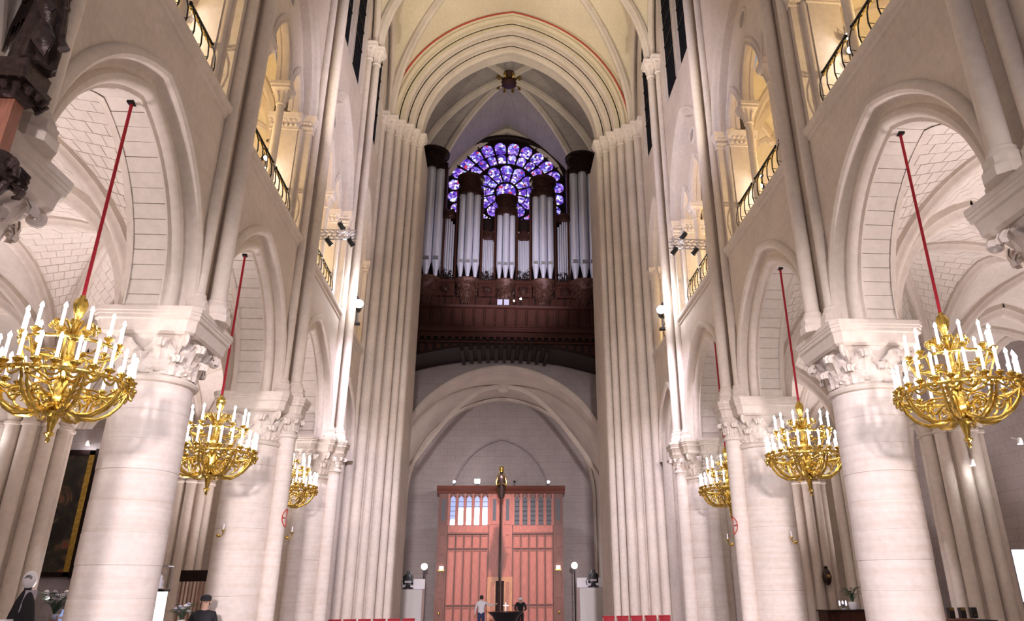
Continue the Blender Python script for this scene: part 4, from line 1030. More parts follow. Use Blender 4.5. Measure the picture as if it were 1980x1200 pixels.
for sx in (-1, 1):
    # outer and inner stiles
    for xa, xb in ((2.88, 3.42), (.10, .62)):
        a, b = sorted((sx*xa, sx*xb)); mt = 'door_wood_dark' if xa > 1 else 'door_wood'
        dbox('stile', a, b, FZ, DZ-.1, 0, .12, mt)
        for z0, z1 in ((4.75, 6.35), (3.55, 4.2), (1.3, 3.2), (-.4, 1.0)):
            if xa < 1 and z0 < 2: z0, z1 = (2.0, 3.2) if z0 > 0 else (0, 0)
            if z1 > z0:
                c = (a+b)/2; m = MB(); m.box(c-.15, c+.15, -.02, .02, z0, z1); m.lathe([(.15, 0), (.15, .0)], 12, (c, 0, z1)) if False else None
                pn = m.build('panel', 'door_wood' if mt == 'door_wood' else mt, door, smooth=False)
                m = MB(); A_ = Arch(c, z1-.12, .18, .17); arch_sweep(m, A_, [(0, .0), (0, -.05), (.035, -.05), (.035, 0)], lambda q, e, z: (q, e, z), 10, z0); m.build('panel_frame', mt, pn)
                if z0 > 4 : dbox('glazed_slit', c-.09, c+.09, z0+.2, z1-.25, -.035, .02, 'grey_pane')
    # main leaf
    a, b = sorted((sx*.66, sx*2.86))
    dbox('rail', a, b, 4.30, 4.70, -.01, .12); dbox('rail', a, b, 6.26, 6.40, -.01, .12, 'door_wood_dark')
    m = MB(); m.box(a, b, -.07, .12, 4.24, 4.32); m.build('rail_moulding', 'door_wood_dark', door, smooth=False)
    n = 5; w = (b-a)/n
    for i in range(n):
        x0, x1 = a+i*w+.05, a+(i+1)*w-.05
        for z0, z1 in ((3.55, 4.15), (.72, 3.38), (-.5, .55)): framed_panel(x0+.03, x1-.03, z0, z1, 'door_wood')
        A_ = Arch((x0+x1)/2, 6.05, (x1-x0)/2, .24)
        day = sx < 0 and i > 0
        m = MB(); pts = [(x0, .03, 4.72), (x1, .03, 4.72)]+[(A_.pt(1-k/8)[0], .03, A_.pt(1-k/8)[1]) for k in range(9)]
        m.add(pts, [tuple(range(11))]); p = m.build('pane', 'blue_pane' if sx < 0 else 'grey_pane', door, smooth=False)
        if sx < 0:
            m = MB(); z1 = 5.62 if i else 5.0
            m.box((x0 if i else x0+.05), x1, .015, .028, 4.74, z1); m.build('daylight', 'daylight_pane', p, smooth=False)
        m = MB(); arch_sweep(m, A_, [(.0, .05), (-.0, -.02), (.035, -.02), (.035, .05)], lambda q, e, z: (q, e, z), 10, 4.7); m.build('window_arch', 'door_wood', door)
        m = MB(); [m.box(x0, x1, .0, .03, z-.008, z+.008) for z in (4.95, 5.2, 5.45, 5.7, 5.95)]; m.build('leading', 'organ_dark', p, smooth=False)
    for i in range(n+1): dbox('mullion', a+i*w-.05, a+i*w+.05, 4.7, 6.4, -.05, .1)
    m = MB(); c = sx*.36; m.box(*sorted((sx*.08, sx*.66)), -.10, .02, FZ, 2.05); pn = m.build('wicket', 'door_wood_pale', door, smooth=False)
    m = MB(); [m.box(*sorted((sx*.30, sx*.50)), -.125, -.10, z, z+.05) for z in [FZ+.3+.1*k for k in range(21)]]; m.build('wicket_slats', 'door_wood', pn, smooth=False)
    m = MB(); m.box(*sorted((sx*.06, sx*.22)), -.115, -.10, FZ, 1.85); m.build('wicket_gap_shade', 'organ_dark', pn, smooth=False)  # solid dark strip, the shade of the gap put into its colour
    ex = empty('exit_light', (XF+sx*3.12, YD-.08, 2.35), 'small lit exit lamp on the %s post of the great door' % ('left' if sx < 0 else 'right'), 'lamp', 'exit lamps')
    m = MB(); m.box(-.10, .10, -.06, 0, .08, .25); m.build('lens', 'exit_lens', ex, smooth=False)
    m = MB(); m.tube([(-.16, -.03, -.28), (-.16, -.05, .0), (.16, -.05, .0), (.16, -.03, -.28)], .014, 6); m.box(-.16, .16, -.05, 0, .02, .08); m.build('bracket', 'brass_dark', ex)
    kb = MB(); kb.sphere((sx*3.15, -.06, -.06+.35), .07, 10); kb.build('knob', 'gold', door)
m = MB(); m.box(-.06, .06, -.06, .1, FZ, DZ-.1); m.build('meeting_post', 'door_wood_dark', door, smooth=False)
for i, (x, dim) in enumerate(((-2.62, 0), (-1.35, 1), (.72, 0), (2.62, 0))):
    t = empty('cornice_lamp', (XF+x, YD-.1, DZ+.30), ['small white lamp at the left end of the door cornice', 'square white lamp on the door cornice left of the statue', 'black lamp on the door cornice right of the statue', 'small white lamp at the right end of the door cornice'][i], 'lamp', 'lamps on the door cornice')
    m = MB(); m.box(-.06, .06, -.06, .06, 0, .1); m.tube([(0, 0, .1), (0, 0, .18)], .02, 6); m.build('base', 'black_plastic', t)
    m = MB()
    if i == 1: m.box(-.14, .14, -.06, .02, .16, .38)
    else: m.sphere((0, 0, .24), .075, 10)
    m.build('lens', 'lamp_lens_small' if i != 2 else 'black_plastic', t)

# dark gilded statue on a tall pole in front of the door
st = empty('pole_statue', (XF-.03, 37.6, FZ), 'dark gilded robed statue on a thin tall pole in front of the door', 'statue')
m = MB(); m.tube([(0, 0, 0), (0, 0, 5.9-FZ)], [.045, .04], 10); m.lathe([(.45, 0), (.45, .08), (.1, .16), (.05, .4)], 20); m.build('pole', 'bronze', st)
zb = 5.8-FZ
m = MB(); m.lathe([(.10, 0), (.15, .03), (.17, .2), (.16, .45), (.19, .75), (.21, .95), (.20, 1.05), (.10, 1.15), (.06, 1.2), (.08, 1.26), (.105, 1.36), (.09, 1.46), (.001, 1.52)], 18, (0, 0, zb), fold=lambda a, z: .07*cos(a*7) if z < 1.05 else 0, sy=.7); m.build('figure', 'bronze', st)
m = MB()
for sx in (-1, 1): m.tube([(sx*.18, 0, zb+1.02), (sx*.26, -.03, zb+.82), (sx*.22, -.12, zb+.62), (sx*.07, -.18, zb+.70)], [.06, .055, .045, .035], 8)
m.build('arms', 'brass_dark', st)
m = MB(); m.lathe([(.125, 1.30), (.135, 1.40), (.11, 1.52), (.14, 1.58), (.12, 1.585), (.09, 1.52)], 16, (0, .01, zb)); m.build('crown', 'gold', st)
m = MB(); m.grid(lambda u, v: ((.17+.05*sin(PI*v))*cos(PI*u)*1.05, .08+.06*sin(PI*u), zb+.15+1.1*v), 10, 6); m.build('mantle', 'brass_dark', st)

# ------------------------------------------------------------------ font, plinths, lamps in front of the door
f = empty('baptismal_font', (XF+.25, 35.2, FZ), 'wide dark bronze bowl font standing in front of the door', 'font')
m = MB(); m.lathe([(.40, 0), (.42, .08), (.40, .5), (.62, .85), (.80, 1.0), (.82, 1.03), (.74, 1.03), (.5, .96), (.001, .95)], 36, fold=None); m.build('bowl', 'font_bronze', f)
m = MB(); m.box(-.012, .012, -.012, .012, 1.0, 1.42); m.box(-.13, .13, -.012, .012, 1.28, 1.305); m.lathe([(.09, .96), (.07, 1.02), (.02, 1.06)], 12); m.build('cross', 'steel', f, smooth=False)
for sx in (-1, 1):
    lab = 'left' if sx < 0 else 'right'
    x0, x1 = (-5.40, -3.92) if sx < 0 else (3.76, 5.46)
    p = empty('white_plinth', ((x0+x1)/2, 38, FZ), 'white painted box plinth with back panel %s of the great door' % lab, 'plinth', 'white plinths')
    w = (x1-x0)/2
    m = MB(); m.box(-w, w, -.6, .6, 0, 1.46-FZ); m.build('box', 'white_paint', p, smooth=False)
    m = MB(); m.box(-w+(.35 if sx < 0 else 0), w-(0 if sx < 0 else .45), .62, .70, 0, 1.95-FZ); m.build('back_panel', 'white_paint', p, smooth=False)
    m = MB(); m.box(-w*1.0, w, -.6, .6, 1.46-FZ, 1.48-FZ); m.build('top_board', 'cloth_grey', p, smooth=False)
    c = empty('robot_camera', ((x0+x1)/2+(-.02 if sx < 0 else -.1), 37.9, 1.49), 'black remote camera head on the %s white plinth' % lab, 'camera', 'remote cameras')
    m = MB(); m.lathe([(.28, 0), (.28, .06), (.12, .1), (.10, .22), (.14, .26)], 16); m.build('base', 'black_plastic', c)
    m = MB(); m.box(-.24, -.17, -.1, .1, .2, .62); m.box(.17, .24, -.1, .1, .2, .62); m.box(-.24, .24, -.1, .1, .2, .28); m.build('yoke', 'black_plastic', c, smooth=False)
    m = MB(); m.box(-.15, .15, -.28, .22, .38, .68); m.box(-.08, .1, -.1, .15, .68, .82); m.tube([(.02, -.28, .54), (.02, -.48, .52)], [.11, .12], 14); m.tube([(-.3, .1, .1), (-.34, .15, .3), (-.2, .2, .5)], .02, 6); m.build('body', 'black_plastic', c)
    l = empty('globe_lamp', ((-4.02 if sx < 0 else 3.68), 38.9, FZ), 'lit white globe lamp on a dark pole %s of the great door' % lab, 'lamp', 'globe lamps')
    m = MB(); m.tube([(0, 0, 0), (0, 0, 2.38-FZ)], .035, 8); m.lathe([(.2, 0), (.2, .05), (.04, .1)], 16); m.build('pole', 'iron', l)
    m = MB(); m.sphere((0, 0, 2.55-FZ), .16, 18); m.build('globe', 'globe_glass', l)
    lamp('globe_glow', 'POINT', ((-4.02 if sx < 0 else 3.68), 38.6, 2.55), 30, (.92, .9, 1), size=0.0)

# ------------------------------------------------------------------ red chairs
def chair():
    r = empty('red_chair', (0, 0, 0))
    for x in (-.19, .19):
        for y in (-.2, .2): m = MB(); m.box(x-.018, x+.018, y-.018, y+.018, 0, .44 if y < 0 else 1.05); m.build('leg', 'oak', r, smooth=False)
    m = MB(); m.box(-.22, .22, -.23, .23, .43, .50); m.build('seat', 'chair_red', r, smooth=False)
    m = MB(); m.grid(lambda u, v: (-.2+.4*u, .20+.03*sin(PI*u), .62+.48*v), 8, 4); m.grid(lambda u, v: (-.2+.4*u, .235+.03*sin(PI*u), .62+.48*v), 8, 4); m.tube([(-.2+.4*i/6, .217+.03*sin(PI*i/6), 1.10) for i in range(7)], .025, 6); m.build('backrest', 'chair_red', r)
    return r
cp = chair(); first = True
for s, xs in ((-1, [-5.55+.47*i for i in range(5)]+[-3.2]), (1, [3.35+.47*i for i in range(5)])):
    for i, x in enumerate(xs):
        o = cp if first else copy_tree(cp); first = False; o.location = (x, 25.2, FZ)
        tag(o, '%s red upholstered chair in the row before the %s tower pier' % (('leftmost', 'second from left', 'third from left', 'fourth from left', 'fifth from left', 'rightmost')[i if i < len(xs)-1 else 5], SIDE[s]), 'chair', 'red chairs before the tower piers')

# ------------------------------------------------------------------ people
def person(loc, rz, label, J=None, cols=('cloth_white', 'cloth_blue', 'skin'), hair='hair', hat=None, scale=1.0):
    P0 = dict(pelvis=(0, 0, .95), spine=(0, .005, 1.15), chest=(0, .01, 1.36), neck=(0, 0, 1.50), hb=(0, -.02, 1.565), head=(0, -.02, 1.64), top=(0, -.01, 1.71))
    for sx, n in ((-1, 'r'), (1, 'l')):
        P0.update({'sh'+n: (sx*.175, .01, 1.42), 'el'+n: (sx*.25, .03, 1.16), 'wr'+n: (sx*.26, -.06, .93), 'hip'+n: (sx*.09, 0, .88), 'kn'+n: (sx*.10, -.01, .49), 'an'+n: (sx*.10, .03, .09), 'toe'+n: (sx*.11, -.13, .04)})
    if J: P0.update(J)
    rad = dict(pelvis=(.15, .11), spine=(.135, .10), chest=(.165, .115), neck=(.055, .055), hb=(.07, .08), head=(.08, .10), top=(.055, .065), sh=(.062, .062), el=(.046, .046), wr=(.033, .03), hip=(.088, .088), kn=(.06, .06), an=(.042, .045), toe=(.038, .03))
    edges = [('pelvis', 'spine'), ('spine', 'chest'), ('chest', 'neck'), ('neck', 'hb'), ('hb', 'head'), ('head', 'top')]
    for n in 'rl': edges += [('chest', 'sh'+n), ('sh'+n, 'el'+n), ('el'+n, 'wr'+n), ('pelvis', 'hip'+n), ('hip'+n, 'kn'+n), ('kn'+n, 'an'+n), ('an'+n, 'toe'+n)]
    names = list(P0); idx = {n: i for i, n in enumerate(names)}
    me = bpy.data.meshes.new('tmp'); me.from_pydata([P0[n] for n in names], [(idx[a], idx[b]) for a, b in edges], [])
    o = bpy.data.objects.new('tmp', me); COL.objects.link(o)
    md = o.modifiers.new('skin', 'SKIN'); sv = me.skin_vertices[0].data if me.skin_vertices else None
    if sv is None:
        bpy.context.view_layer.objects.active = o; me.attributes.new('skin', 'FLOAT', 'POINT')
    for n in names:
        k = n if n in rad else n[:-1]; sv[idx[n]].radius = rad[k]; sv[idx[n]].use_root = (n == 'pelvis')
    o.modifiers.new('sub', 'SUBSURF').levels = 2
    dg = bpy.context.evaluated_depsgraph_get(); nm = bpy.data.meshes.new_from_object(o.evaluated_get(dg)); nm.name = 'body'
    bpy.data.objects.remove(o)
    nm.materials.clear()
    for c in cols: nm.materials.append(MAT[c])
    V = {n: Vector(P0[n]) for n in names}
    def seg_d(p, a, b):
        ab = V[b]-V[a]; t = max(0, min(1, (p-V[a]).dot(ab)/ab.length_squared)); return (p-V[a]-ab*t).length
    reg = {e: (2 if e[1] in ('hb', 'head', 'top') else (1 if e[1][:-1] in ('hip', 'kn', 'an', 'toe') else 0)) for e in edges}
    for pl in nm.polygons:
        e = min(edges, key=lambda q: seg_d(pl.center, *q)); pl.material_index = reg[e]
        pl.use_smooth = True
    root = empty('person', loc, label, 'person', None, rz); root.scale = (scale,)*3
    obj('body', nm, root)
    # hands: palm and five fingers
    for n in 'rl':
        w, e = V['wr'+n], V['el'+n]; d = (w-e).normalized(); m = MB()
        sd = d.cross(Vector((0, 1, 0)));  sd = sd.normalized() if sd.length > .1 else Vector((1, 0, 0)); nd = d.cross(sd)
        m.tube([w, w+d*.04, w+d*.09], [.03, .038, .034], 8, flat=.5)
        for k, L_ in enumerate((.065, .08, .085, .07)):
            b0 = w+d*.085+sd*(k-1.5)*.018; m.tube([b0, b0+d*L_*.5+nd*.004, b0+d*L_+nd*.02], [.009, .0085, .006], 6)
        b0 = w+d*.03+sd*.032; m.tube([b0, b0+d*.03+sd*.018, b0+d*.06+sd*.02+nd*.01], [.011, .010, .007], 6)
        m.build('hand', 'skin', root)
    h = V['head']; m = MB(); m.tube([h+Vector((0, -.088, .02)), h+Vector((0, -.112, -.012)), h+Vector((0, -.09, -.022))], [.006, .014, .010], 6)
    m.tube([h+Vector((-.022, -.088, -.052)), h+Vector((.022, -.088, -.052))], .006, 6)
    for sx in (-1, 1): m.sphere(h+Vector((sx*.085, .0, -.005)), .018, 7, 1.5)
    m.build('face', 'skin', root)
    m = MB(); [m.sphere(h+Vector((sx*.03, -.086, .012)), .009, 6) for sx in (-1, 1)]; m.build('eyes', 'hair', root)
    m = MB(); m.lathe([(.075, -.07), (.086, -.02), (.088, .03), (.07, .085), (.001, .108)], 14, tuple(h+Vector((0, .030, .0)))); hr = m
    if hat:
        m2 = MB(); m2.lathe([(.092, .02), (.096, .05), (.09, .09), (.05, .115), (.001, .12)], 16, tuple(h+Vector((0, .005, .0)))); m2.add([tuple(h+Vector(q)) for q in ((-.08, -.09, .035), (.08, -.09, .035), (.06, -.19, .02), (-.06, -.19, .02), (-.08, -.09, .045), (.08, -.09, .045), (.06, -.19, .03), (-.06, -.19, .03))], [(0, 1, 2, 3), (4, 5, 6, 7), (2, 3, 7, 6), (0, 3, 7, 4), (1, 2, 6, 5)]); m2.build('cap', hat, root)
    hr.build('hair', hair, root)
    return root
# at the font: seen from behind, right arm reaching out
person((-1.02, 35.6, FZ), PI, 'person in white shirt and blue trousers at the font, seen from behind', {'elr': (-.42, -.10, 1.28), 'wrr': (-.62, -.22, 1.34), 'ell': (.26, .06, 1.15), 'wrl': (.28, -.02, .92)}, ('cloth_white', 'cloth_blue', 'skin'))
person((.80, 36.25, FZ), 0, 'person in dark coat with pale head covering leaning over the font', {'spine': (0, -.03, 1.14), 'chest': (0, -.12, 1.30), 'neck': (0, -.22, 1.40), 'hb': (0, -.27, 1.44), 'head': (0, -.31, 1.50), 'top': (0, -.32, 1.57), 'shr': (-.175, -.14, 1.36), 'shl': (.175, -.14, 1.36), 'elr': (-.27, -.16, 1.12), 'ell': (.27, -.16, 1.12), 'wrr': (-.16, -.38, 1.05), 'wrl': (.16, -.38, 1.05)}, ('cloth_black', 'cloth_black', 'skin'), 'cloth_white', 'cloth_white')
person((-6.33, 16.2, FZ), .36, 'person in black coat and dark cap standing between the left columns', {'elr': (-.25, .02, 1.15), 'wrr': (-.13, -.16, 1.08), 'ell': (.25, .02, 1.15), 'wrl': (.13, -.16, 1.10)}, ('cloth_black', 'cloth_black', 'skin'), 'hair', 'cloth_black', 1.09)

# ------------------------------------------------------------------ angel and pulpit canopy at the left edge
an = empty('angel_statue', (-5.20, 6.15, 6.30), 'dark bronze angel with wings and a long trumpet at the upper left', 'statue')
m = MB(); m.lathe([(.17, 0), (.20, .03), (.19, .25), (.165, .55), (.14, .80), (.13, .95), (.17, 1.10), (.19, 1.25), (.16, 1.36), (.06, 1.42), (.05, 1.47), (.075, 1.53), (.085, 1.60), (.07, 1.68), (.001, 1.74)], 36, fold=lambda a, z: (.10*cos(a*9+z*2.5)+.06*cos(a*4-z*3)) if z < 1.3 else 0, sx=1.05, sy=.85); m.build('robed_figure', 'bronze', an)
m = MB(); m.grid(lambda u, v: (.02+.19*u+.05*sin(6*v), -.17-.05*sin(PI*u)-.03*sin(v*9), .28+.62*v-.25*u), 8, 10); m.grid(lambda u, v: (.02+.19*u+.05*sin(6*v), -.15-.05*sin(PI*u)-.03*sin(v*9), .28+.62*v-.25*u), 8, 10); m.build('drapery', 'bronze', an)
m = MB(); m.tube([(.16, 0, 1.26), (.24, -.06, 1.08), (.20, -.16, .98), (.10, -.14, 1.10)], [.06, .055, .045, .035], 8); m.tube([(-.16, 0, 1.26), (-.22, -.05, 1.05), (-.12, -.16, .95)], [.06, .055, .04], 8); m.build('arms', 'bronze', an)
for sg in (-1, 1):
    wg = MB(); wg.tube([(sg*.08, .12, 1.2), (sg*.22, .16, 1.45), (sg*.34, .16, 1.35), (sg*.40, .14, 1.0)], [.05, .06, .05, .02], 8); w = wg.build('wing', 'bronze', an)
    if sg > 0: w.scale = (.55, 1, 1); w.location = (-.30, .12, .2)
    for k in range(8):
        x0, z0_, L_ = sg*(.16+.032*k), 1.38-.03*k, .55+.04*k
        f_ = MB(); f_.loft([[(x0-.025, .15, z0_), (x0+.025, .15, z0_), (x0+.025, .17, z0_), (x0-.025, .17, z0_)], [(x0-.03+sg*.04, .14, z0_-L_*.6), (x0+.03+sg*.04, .14, z0_-L_*.6), (x0+.03+sg*.04, .155, z0_-L_*.6), (x0-.03+sg*.04, .155, z0_-L_*.6)], [(x0-.006+sg*.06, .14, z0_-L_), (x0+.006+sg*.06, .14, z0_-L_), (x0+.006+sg*.06, .15, z0_-L_), (x0-.006+sg*.06, .15, z0_-L_)]]); f_.build('feather', 'bronze', w)
m = MB(); m.tube([(.06, -.16, 1.5), (.17, -.16, 1.2), (.225, -.15, .9), (.265, -.14, .62), (.28, -.13, .42), (.295, -.12, .28), (.33, -.11, .19)], [.012, .014, .018, .022, .027, .036, .055], 10)
for z, x in ((.95, .22), (.68, .26)): m.sphere((x, -.13, z), .035, 8)
m.build('trumpet', 'bronze', an)
pc = empty('pulpit_canopy', (-5.27, 6.15, FZ), 'dark carved wooden pulpit canopy post with leafy brackets at left edge', 'pulpit')
m = MB(); m.box(-.08, .06, -.07, .07, 0, 6.0-FZ); m.build('post', 'oak', pc, smooth=False)
m = MB(); m.loft([octo(o, .1, z-FZ, -.03) for z, o in ((5.90, .10), (5.98, .16), (6.04, .17), (6.06, .22), (6.12, .23), (6.14, .19), (6.30, .2))]); m.build('cornice', 'bronze', pc)
for k in range(9):
    a = -2.4+.45*k; m = MB(); r_ = .16; c_ = (.02, 0, 6.02-FZ); m.tube([(c_[0]+.08*cos(a), .08*sin(a), c_[2]+.04), (c_[0]+r_*cos(a), r_*sin(a), c_[2]+.0), (c_[0]+(r_+.08)*cos(a), (r_+.08)*sin(a), c_[2]-.06), (c_[0]+(r_+.05)*cos(a), (r_+.05)*sin(a), c_[2]-.10)], [.04, .045, .04, .02], 6); m.build('crest_leaf', 'bronze', pc)
m = MB(); m.lathe([(.03, 4.80-FZ), (.09, 4.88-FZ), (.15, 5.0-FZ), (.17, 5.12-FZ), (.12, 5.22-FZ), (.10, 5.3-FZ)], 14, (.06, -.02, 0)); m.build('bracket', 'bronze', pc)
rnd = random.Random(5)
for k in range(12):
    a = rnd.uniform(-2.6, .9); z = rnd.uniform(4.88, 5.2)-FZ; r_ = .15; b_ = rnd.uniform(-.5, .5)
    m = MB(); m.tube([(.06+.08*cos(a), .08*sin(a), z+.05), (.06+r_*cos(a), r_*sin(a), z+.05), (.06+(r_+.08)*cos(a+b_*.3), (r_+.08)*sin(a+b_*.3), z-.01), (.06+(r_+.07)*cos(a+b_*.6), (r_+.07)*sin(a+b_*.6), z-.07), (.06+(r_+.02)*cos(a+b_*.6), (r_+.02)*sin(a+b_*.6), z-.08)], [.035, .042, .04, .03, .015], 7); m.build('bracket_leaf', 'bronze', pc)
m = MB(); m.tube([(-.22+.13*cos(t), -.05, 5.75-FZ+.13*sin(t)) for t in [i*.5 for i in range(13)]], .02, 6); m.tube([(-.22+.07*cos(t), -.06, 5.82-FZ+.07*sin(t)) for t in [i*.6 for i in range(10)]], .014, 6); m.build('scroll', 'brass_dark', pc)

# ------------------------------------------------------------------ left aisle
pt = empty('painting', (-15.0, 24.4, 1.9), 'tall dark oil painting in a thin gold frame in the left aisle', 'painting')
m = MB(); m.box(-1.45, 1.35, .0, .06, .1, 3.75); m.build('canvas', 'oil_painting', pt, smooth=False)
for x0, x1, z0_, z1_ in ((-1.55, -1.40, 0, 3.85), (1.33, 1.50, 0, 3.85), (-1.55, 1.5, 3.72, 3.88), (-1.55, 1.5, 0, .14)):
    m = MB(); m.box(x0, x1, -.06, .08, z0_, z1_); m.build('frame_bar', 'organ_dark' if z1_ < 1 or z0_ > 3 else 'gold', pt, smooth=False)
m = MB(); m.box(1.50, 1.62, -.05, .1, -.03, 3.92); m.build('outer_frame', 'organ_dark', pt, smooth=False)
m = MB(); m.box(-1.6, 1.6, .1, .2, -2.5, 4.6); struct(m.build('wall_chapel', 'stone_grey', smooth=False, loc=(-15.0, 24.4, 1.9)))
def cyl(prof, n=14): return MB().lathe(prof, n)
pf = MB(); pf.box(-.9, .9, -.5, .5, 0, .50); tag(pf.build('low_platform', 'oak', smooth=False, loc=(-8.72, 14.2, FZ)), 'low wooden platform under the cloaked figure in left aisle', 'platform')
pe = empty('person', (-8.72, 14.25, FZ+.505), 'figure in a long black cloak and white head covering in the left aisle', 'person')
m = MB(); m.lathe([(.30, 0), (.31, .05), (.29, .5), (.25, .9), (.20, 1.15), (.15, 1.35), (.09, 1.48), (.06, 1.53), (.065, 1.58), (.09, 1.66), (.085, 1.75), (.05, 1.81), (.001, 1.825)], 28, fold=lambda a, z: .05*cos(a*8+z) if z < 1.3 else 0, sy=.75); m.build('cloaked_body', 'cloth_black', pe)
m = MB(); m.lathe([(.05, 1.555), (.085, 1.585), (.108, 1.64), (.115, 1.70), (.105, 1.77), (.07, 1.825), (.001, 1.845)], 18, (0, .0, 0)); m.build('head_covering', 'cloth_white', pe)
m = MB(); m.grid(lambda u, v: (.02+.12*u, -.10+.14*u-.03*sin(v*5), 1.02+.5*v), 4, 6); m.grid(lambda u, v: (.02+.12*u, -.12+.14*u-.03*sin(v*5), 1.02+.5*v), 4, 6); m.build('veil_end', 'cloth_grey', pe)
m = MB(); [m.tube([(-.04+.012*k, -.108, 1.72+.02*k), (.02+.014*k, -.118, 1.74+.015*k), (.075, -.085, 1.70+.02*k)], .005, 5) for k in range(3)]; m.build('stripes', 'cloth_black', pe)
ct = empty('side_counter', (-8.50, 13.2, FZ), 'dark counter with white cloth edge at the bottom left', 'table')
m = MB(); m.box(-.45, .35, -.3, .3, 0, 1.52); m.build('body', 'cloth_black', ct, smooth=False)
m = MB(); m.box(-.2, .22, -.33, .1, 1.52, 1.58); m.build('cloth', 'cloth_white', ct, smooth=False)
def bouquet(name, loc, label, cat, n, spread, hgt, flower=None, pot='white_paint', ps=.12, seed=1):
    r = empty(name, loc, label, cat); rnd = random.Random(seed)
    m = MB(); m.lathe([(ps*.7, 0), (ps*.9, .05), (ps, ps*1.2), (ps*.95, ps*1.6), (ps*.8, ps*1.6)], 16); m.build('pot', pot, r)
    for k in range(n):
        a = rnd.uniform(0, 6.28); R_ = rnd.uniform(.2, 1)*spread; h_ = ps*1.4+hgt*rnd.uniform(.45, 1); ex, ey = R_*cos(a), R_*sin(a)
        m = MB(); m.tube([(0, 0, ps*1.4), (ex*.4, ey*.4, ps*1.4+(h_-ps*1.4)*.6), (ex, ey, h_)], .006, 5)
        w = rnd.uniform(.04, .07); L_ = rnd.uniform(.10, .18); d = Vector((cos(a), sin(a), .3)).normalized(); sd = Vector((-sin(a), cos(a), 0)); b0 = Vector((ex, ey, h_))
        m.loft([[tuple(b0+sd*w*q*.2+Vector((0, 0, z))) for q, z in ((-1, 0), (1, 0), (1, .006), (-1, .006))], [tuple(b0+d*L_*.5+sd*w*q+Vector((0, 0, z))) for q, z in ((-1, 0), (1, 0), (1, .006), (-1, .006))], [tuple(b0+d*L_+sd*w*q*.1+Vector((0, 0, z-.03))) for q, z in ((-1, 0), (1, 0), (1, .006), (-1, .006))]])
        m.build('leaf_stem', 'leaf', r)
        if flower and k % 2 == 0:
            m = MB(); m.sphere((ex, ey, h_+.03), .045, 8, .7); m.build('blossom', flower if k % 4 else 'cloth_grey', r)
    return r
tb = MB(); tb.box(-.45, .45, -.3, .3, 0, 1.40); tb.box(-.5, .5, -.35, .35, 1.40, 1.44); tag(tb.build('flower_stand', 'oak', smooth=False, loc=(-8.70, 15.4, FZ)), 'brown stand carrying the flowers at the bottom left', 'stand')
bouquet('flower_arrangement', (-8.78, 15.35, FZ+1.445), 'bushy flower arrangement of dark leaves on the stand at bottom left', 'flowers', 34, .26, .42, 'cloth_white', 'steel', .10, 3)
sg_ = empty('blue_vase', (-8.52, 15.2, FZ+1.445), 'small shiny blue and white vase beside the flower arrangement', 'vase')
m = MB(); m.lathe([(.05, 0), (.07, .06), (.075, .12), (.04, .2), (.05, .24)], 14); m.build('body', 'blue_pane', sg_); m = MB(); m.lathe([(.076, .08), (.078, .10), (.076, .12)], 14); m.build('band', 'white_paint', sg_)
dc = empty('display_case', (-6.62, 14.6, FZ), 'brightly lit white display panel beside the first left column', 'display')
m = MB(); m.box(-.14, .14, -.12, .12, 0, 1.42); m.build('base', 'oak', dc, smooth=False)
m = MB(); m.box(-.125, .125, -.11, .1, 1.46, 1.98); m.build('lit_panel', 'screen_bright', dc, smooth=False)
m = MB(); m.box(-.15, .15, -.13, .13, 1.42, 1.46); m.box(-.15, .15, -.13, .13, 1.98, 2.02); m.build('frame', 'iron', dc, smooth=False)
m = MB(); [m.tube([(x, y, 2.02), (x, y, 2.42)], .008, 5) for x in (-.14, .14) for y in (-.12, .12)]; m.box(-.15, .15, -.13, .13, 2.41, 2.43); m.build('glass_frame', 'steel', dc)
fg = empty('figurine', (-6.62, 14.6, FZ+2.022), 'small white figurine standing on the lit display panel', 'figurine')
m = MB(); m.lathe([(.07, 0), (.075, .02), (.05, .06), (.055, .14), (.03, .19), (.035, .22), (.001, .26)], 12); m.build('figure', 'cloth_white', fg); m = MB(); m.box(-.075, .075, -.075, .075, 0, .012); m.build('base', 'brass_dark', fg, smooth=False)
tb = MB(); tb.box(-.28, .28, -.25, .25, 0, 1.36); tag(tb.build('flower_pedestal', 'oak', smooth=False, loc=(-6.36, 15.6, FZ)), 'dark pedestal under the white bouquet by the first left column', 'pedestal')
bouquet('white_bouquet', (-6.50, 15.55, FZ+1.36), 'white flower bouquet with dark leaves beside the lit display panel', 'flowers', 18, .16, .28, 'cloth_white', 'white_paint', .07, 9)
sc_ = empty('wooden_screen', (-9.3, 23.9, FZ), 'dark wooden beam with thin slats behind the person in black', 'screen')
m = MB(); m.box(-.65, .65, -.1, .1, 2.28, 2.60); m.build('beam', 'organ_dark', sc_, smooth=False)
for k in range(12):
    m = MB(); m.box(-.6+.109*k-.012, -.6+.109*k+.012, -.03, .03, 0, 2.28); m.build('slat', 'oak', sc_, smooth=False)

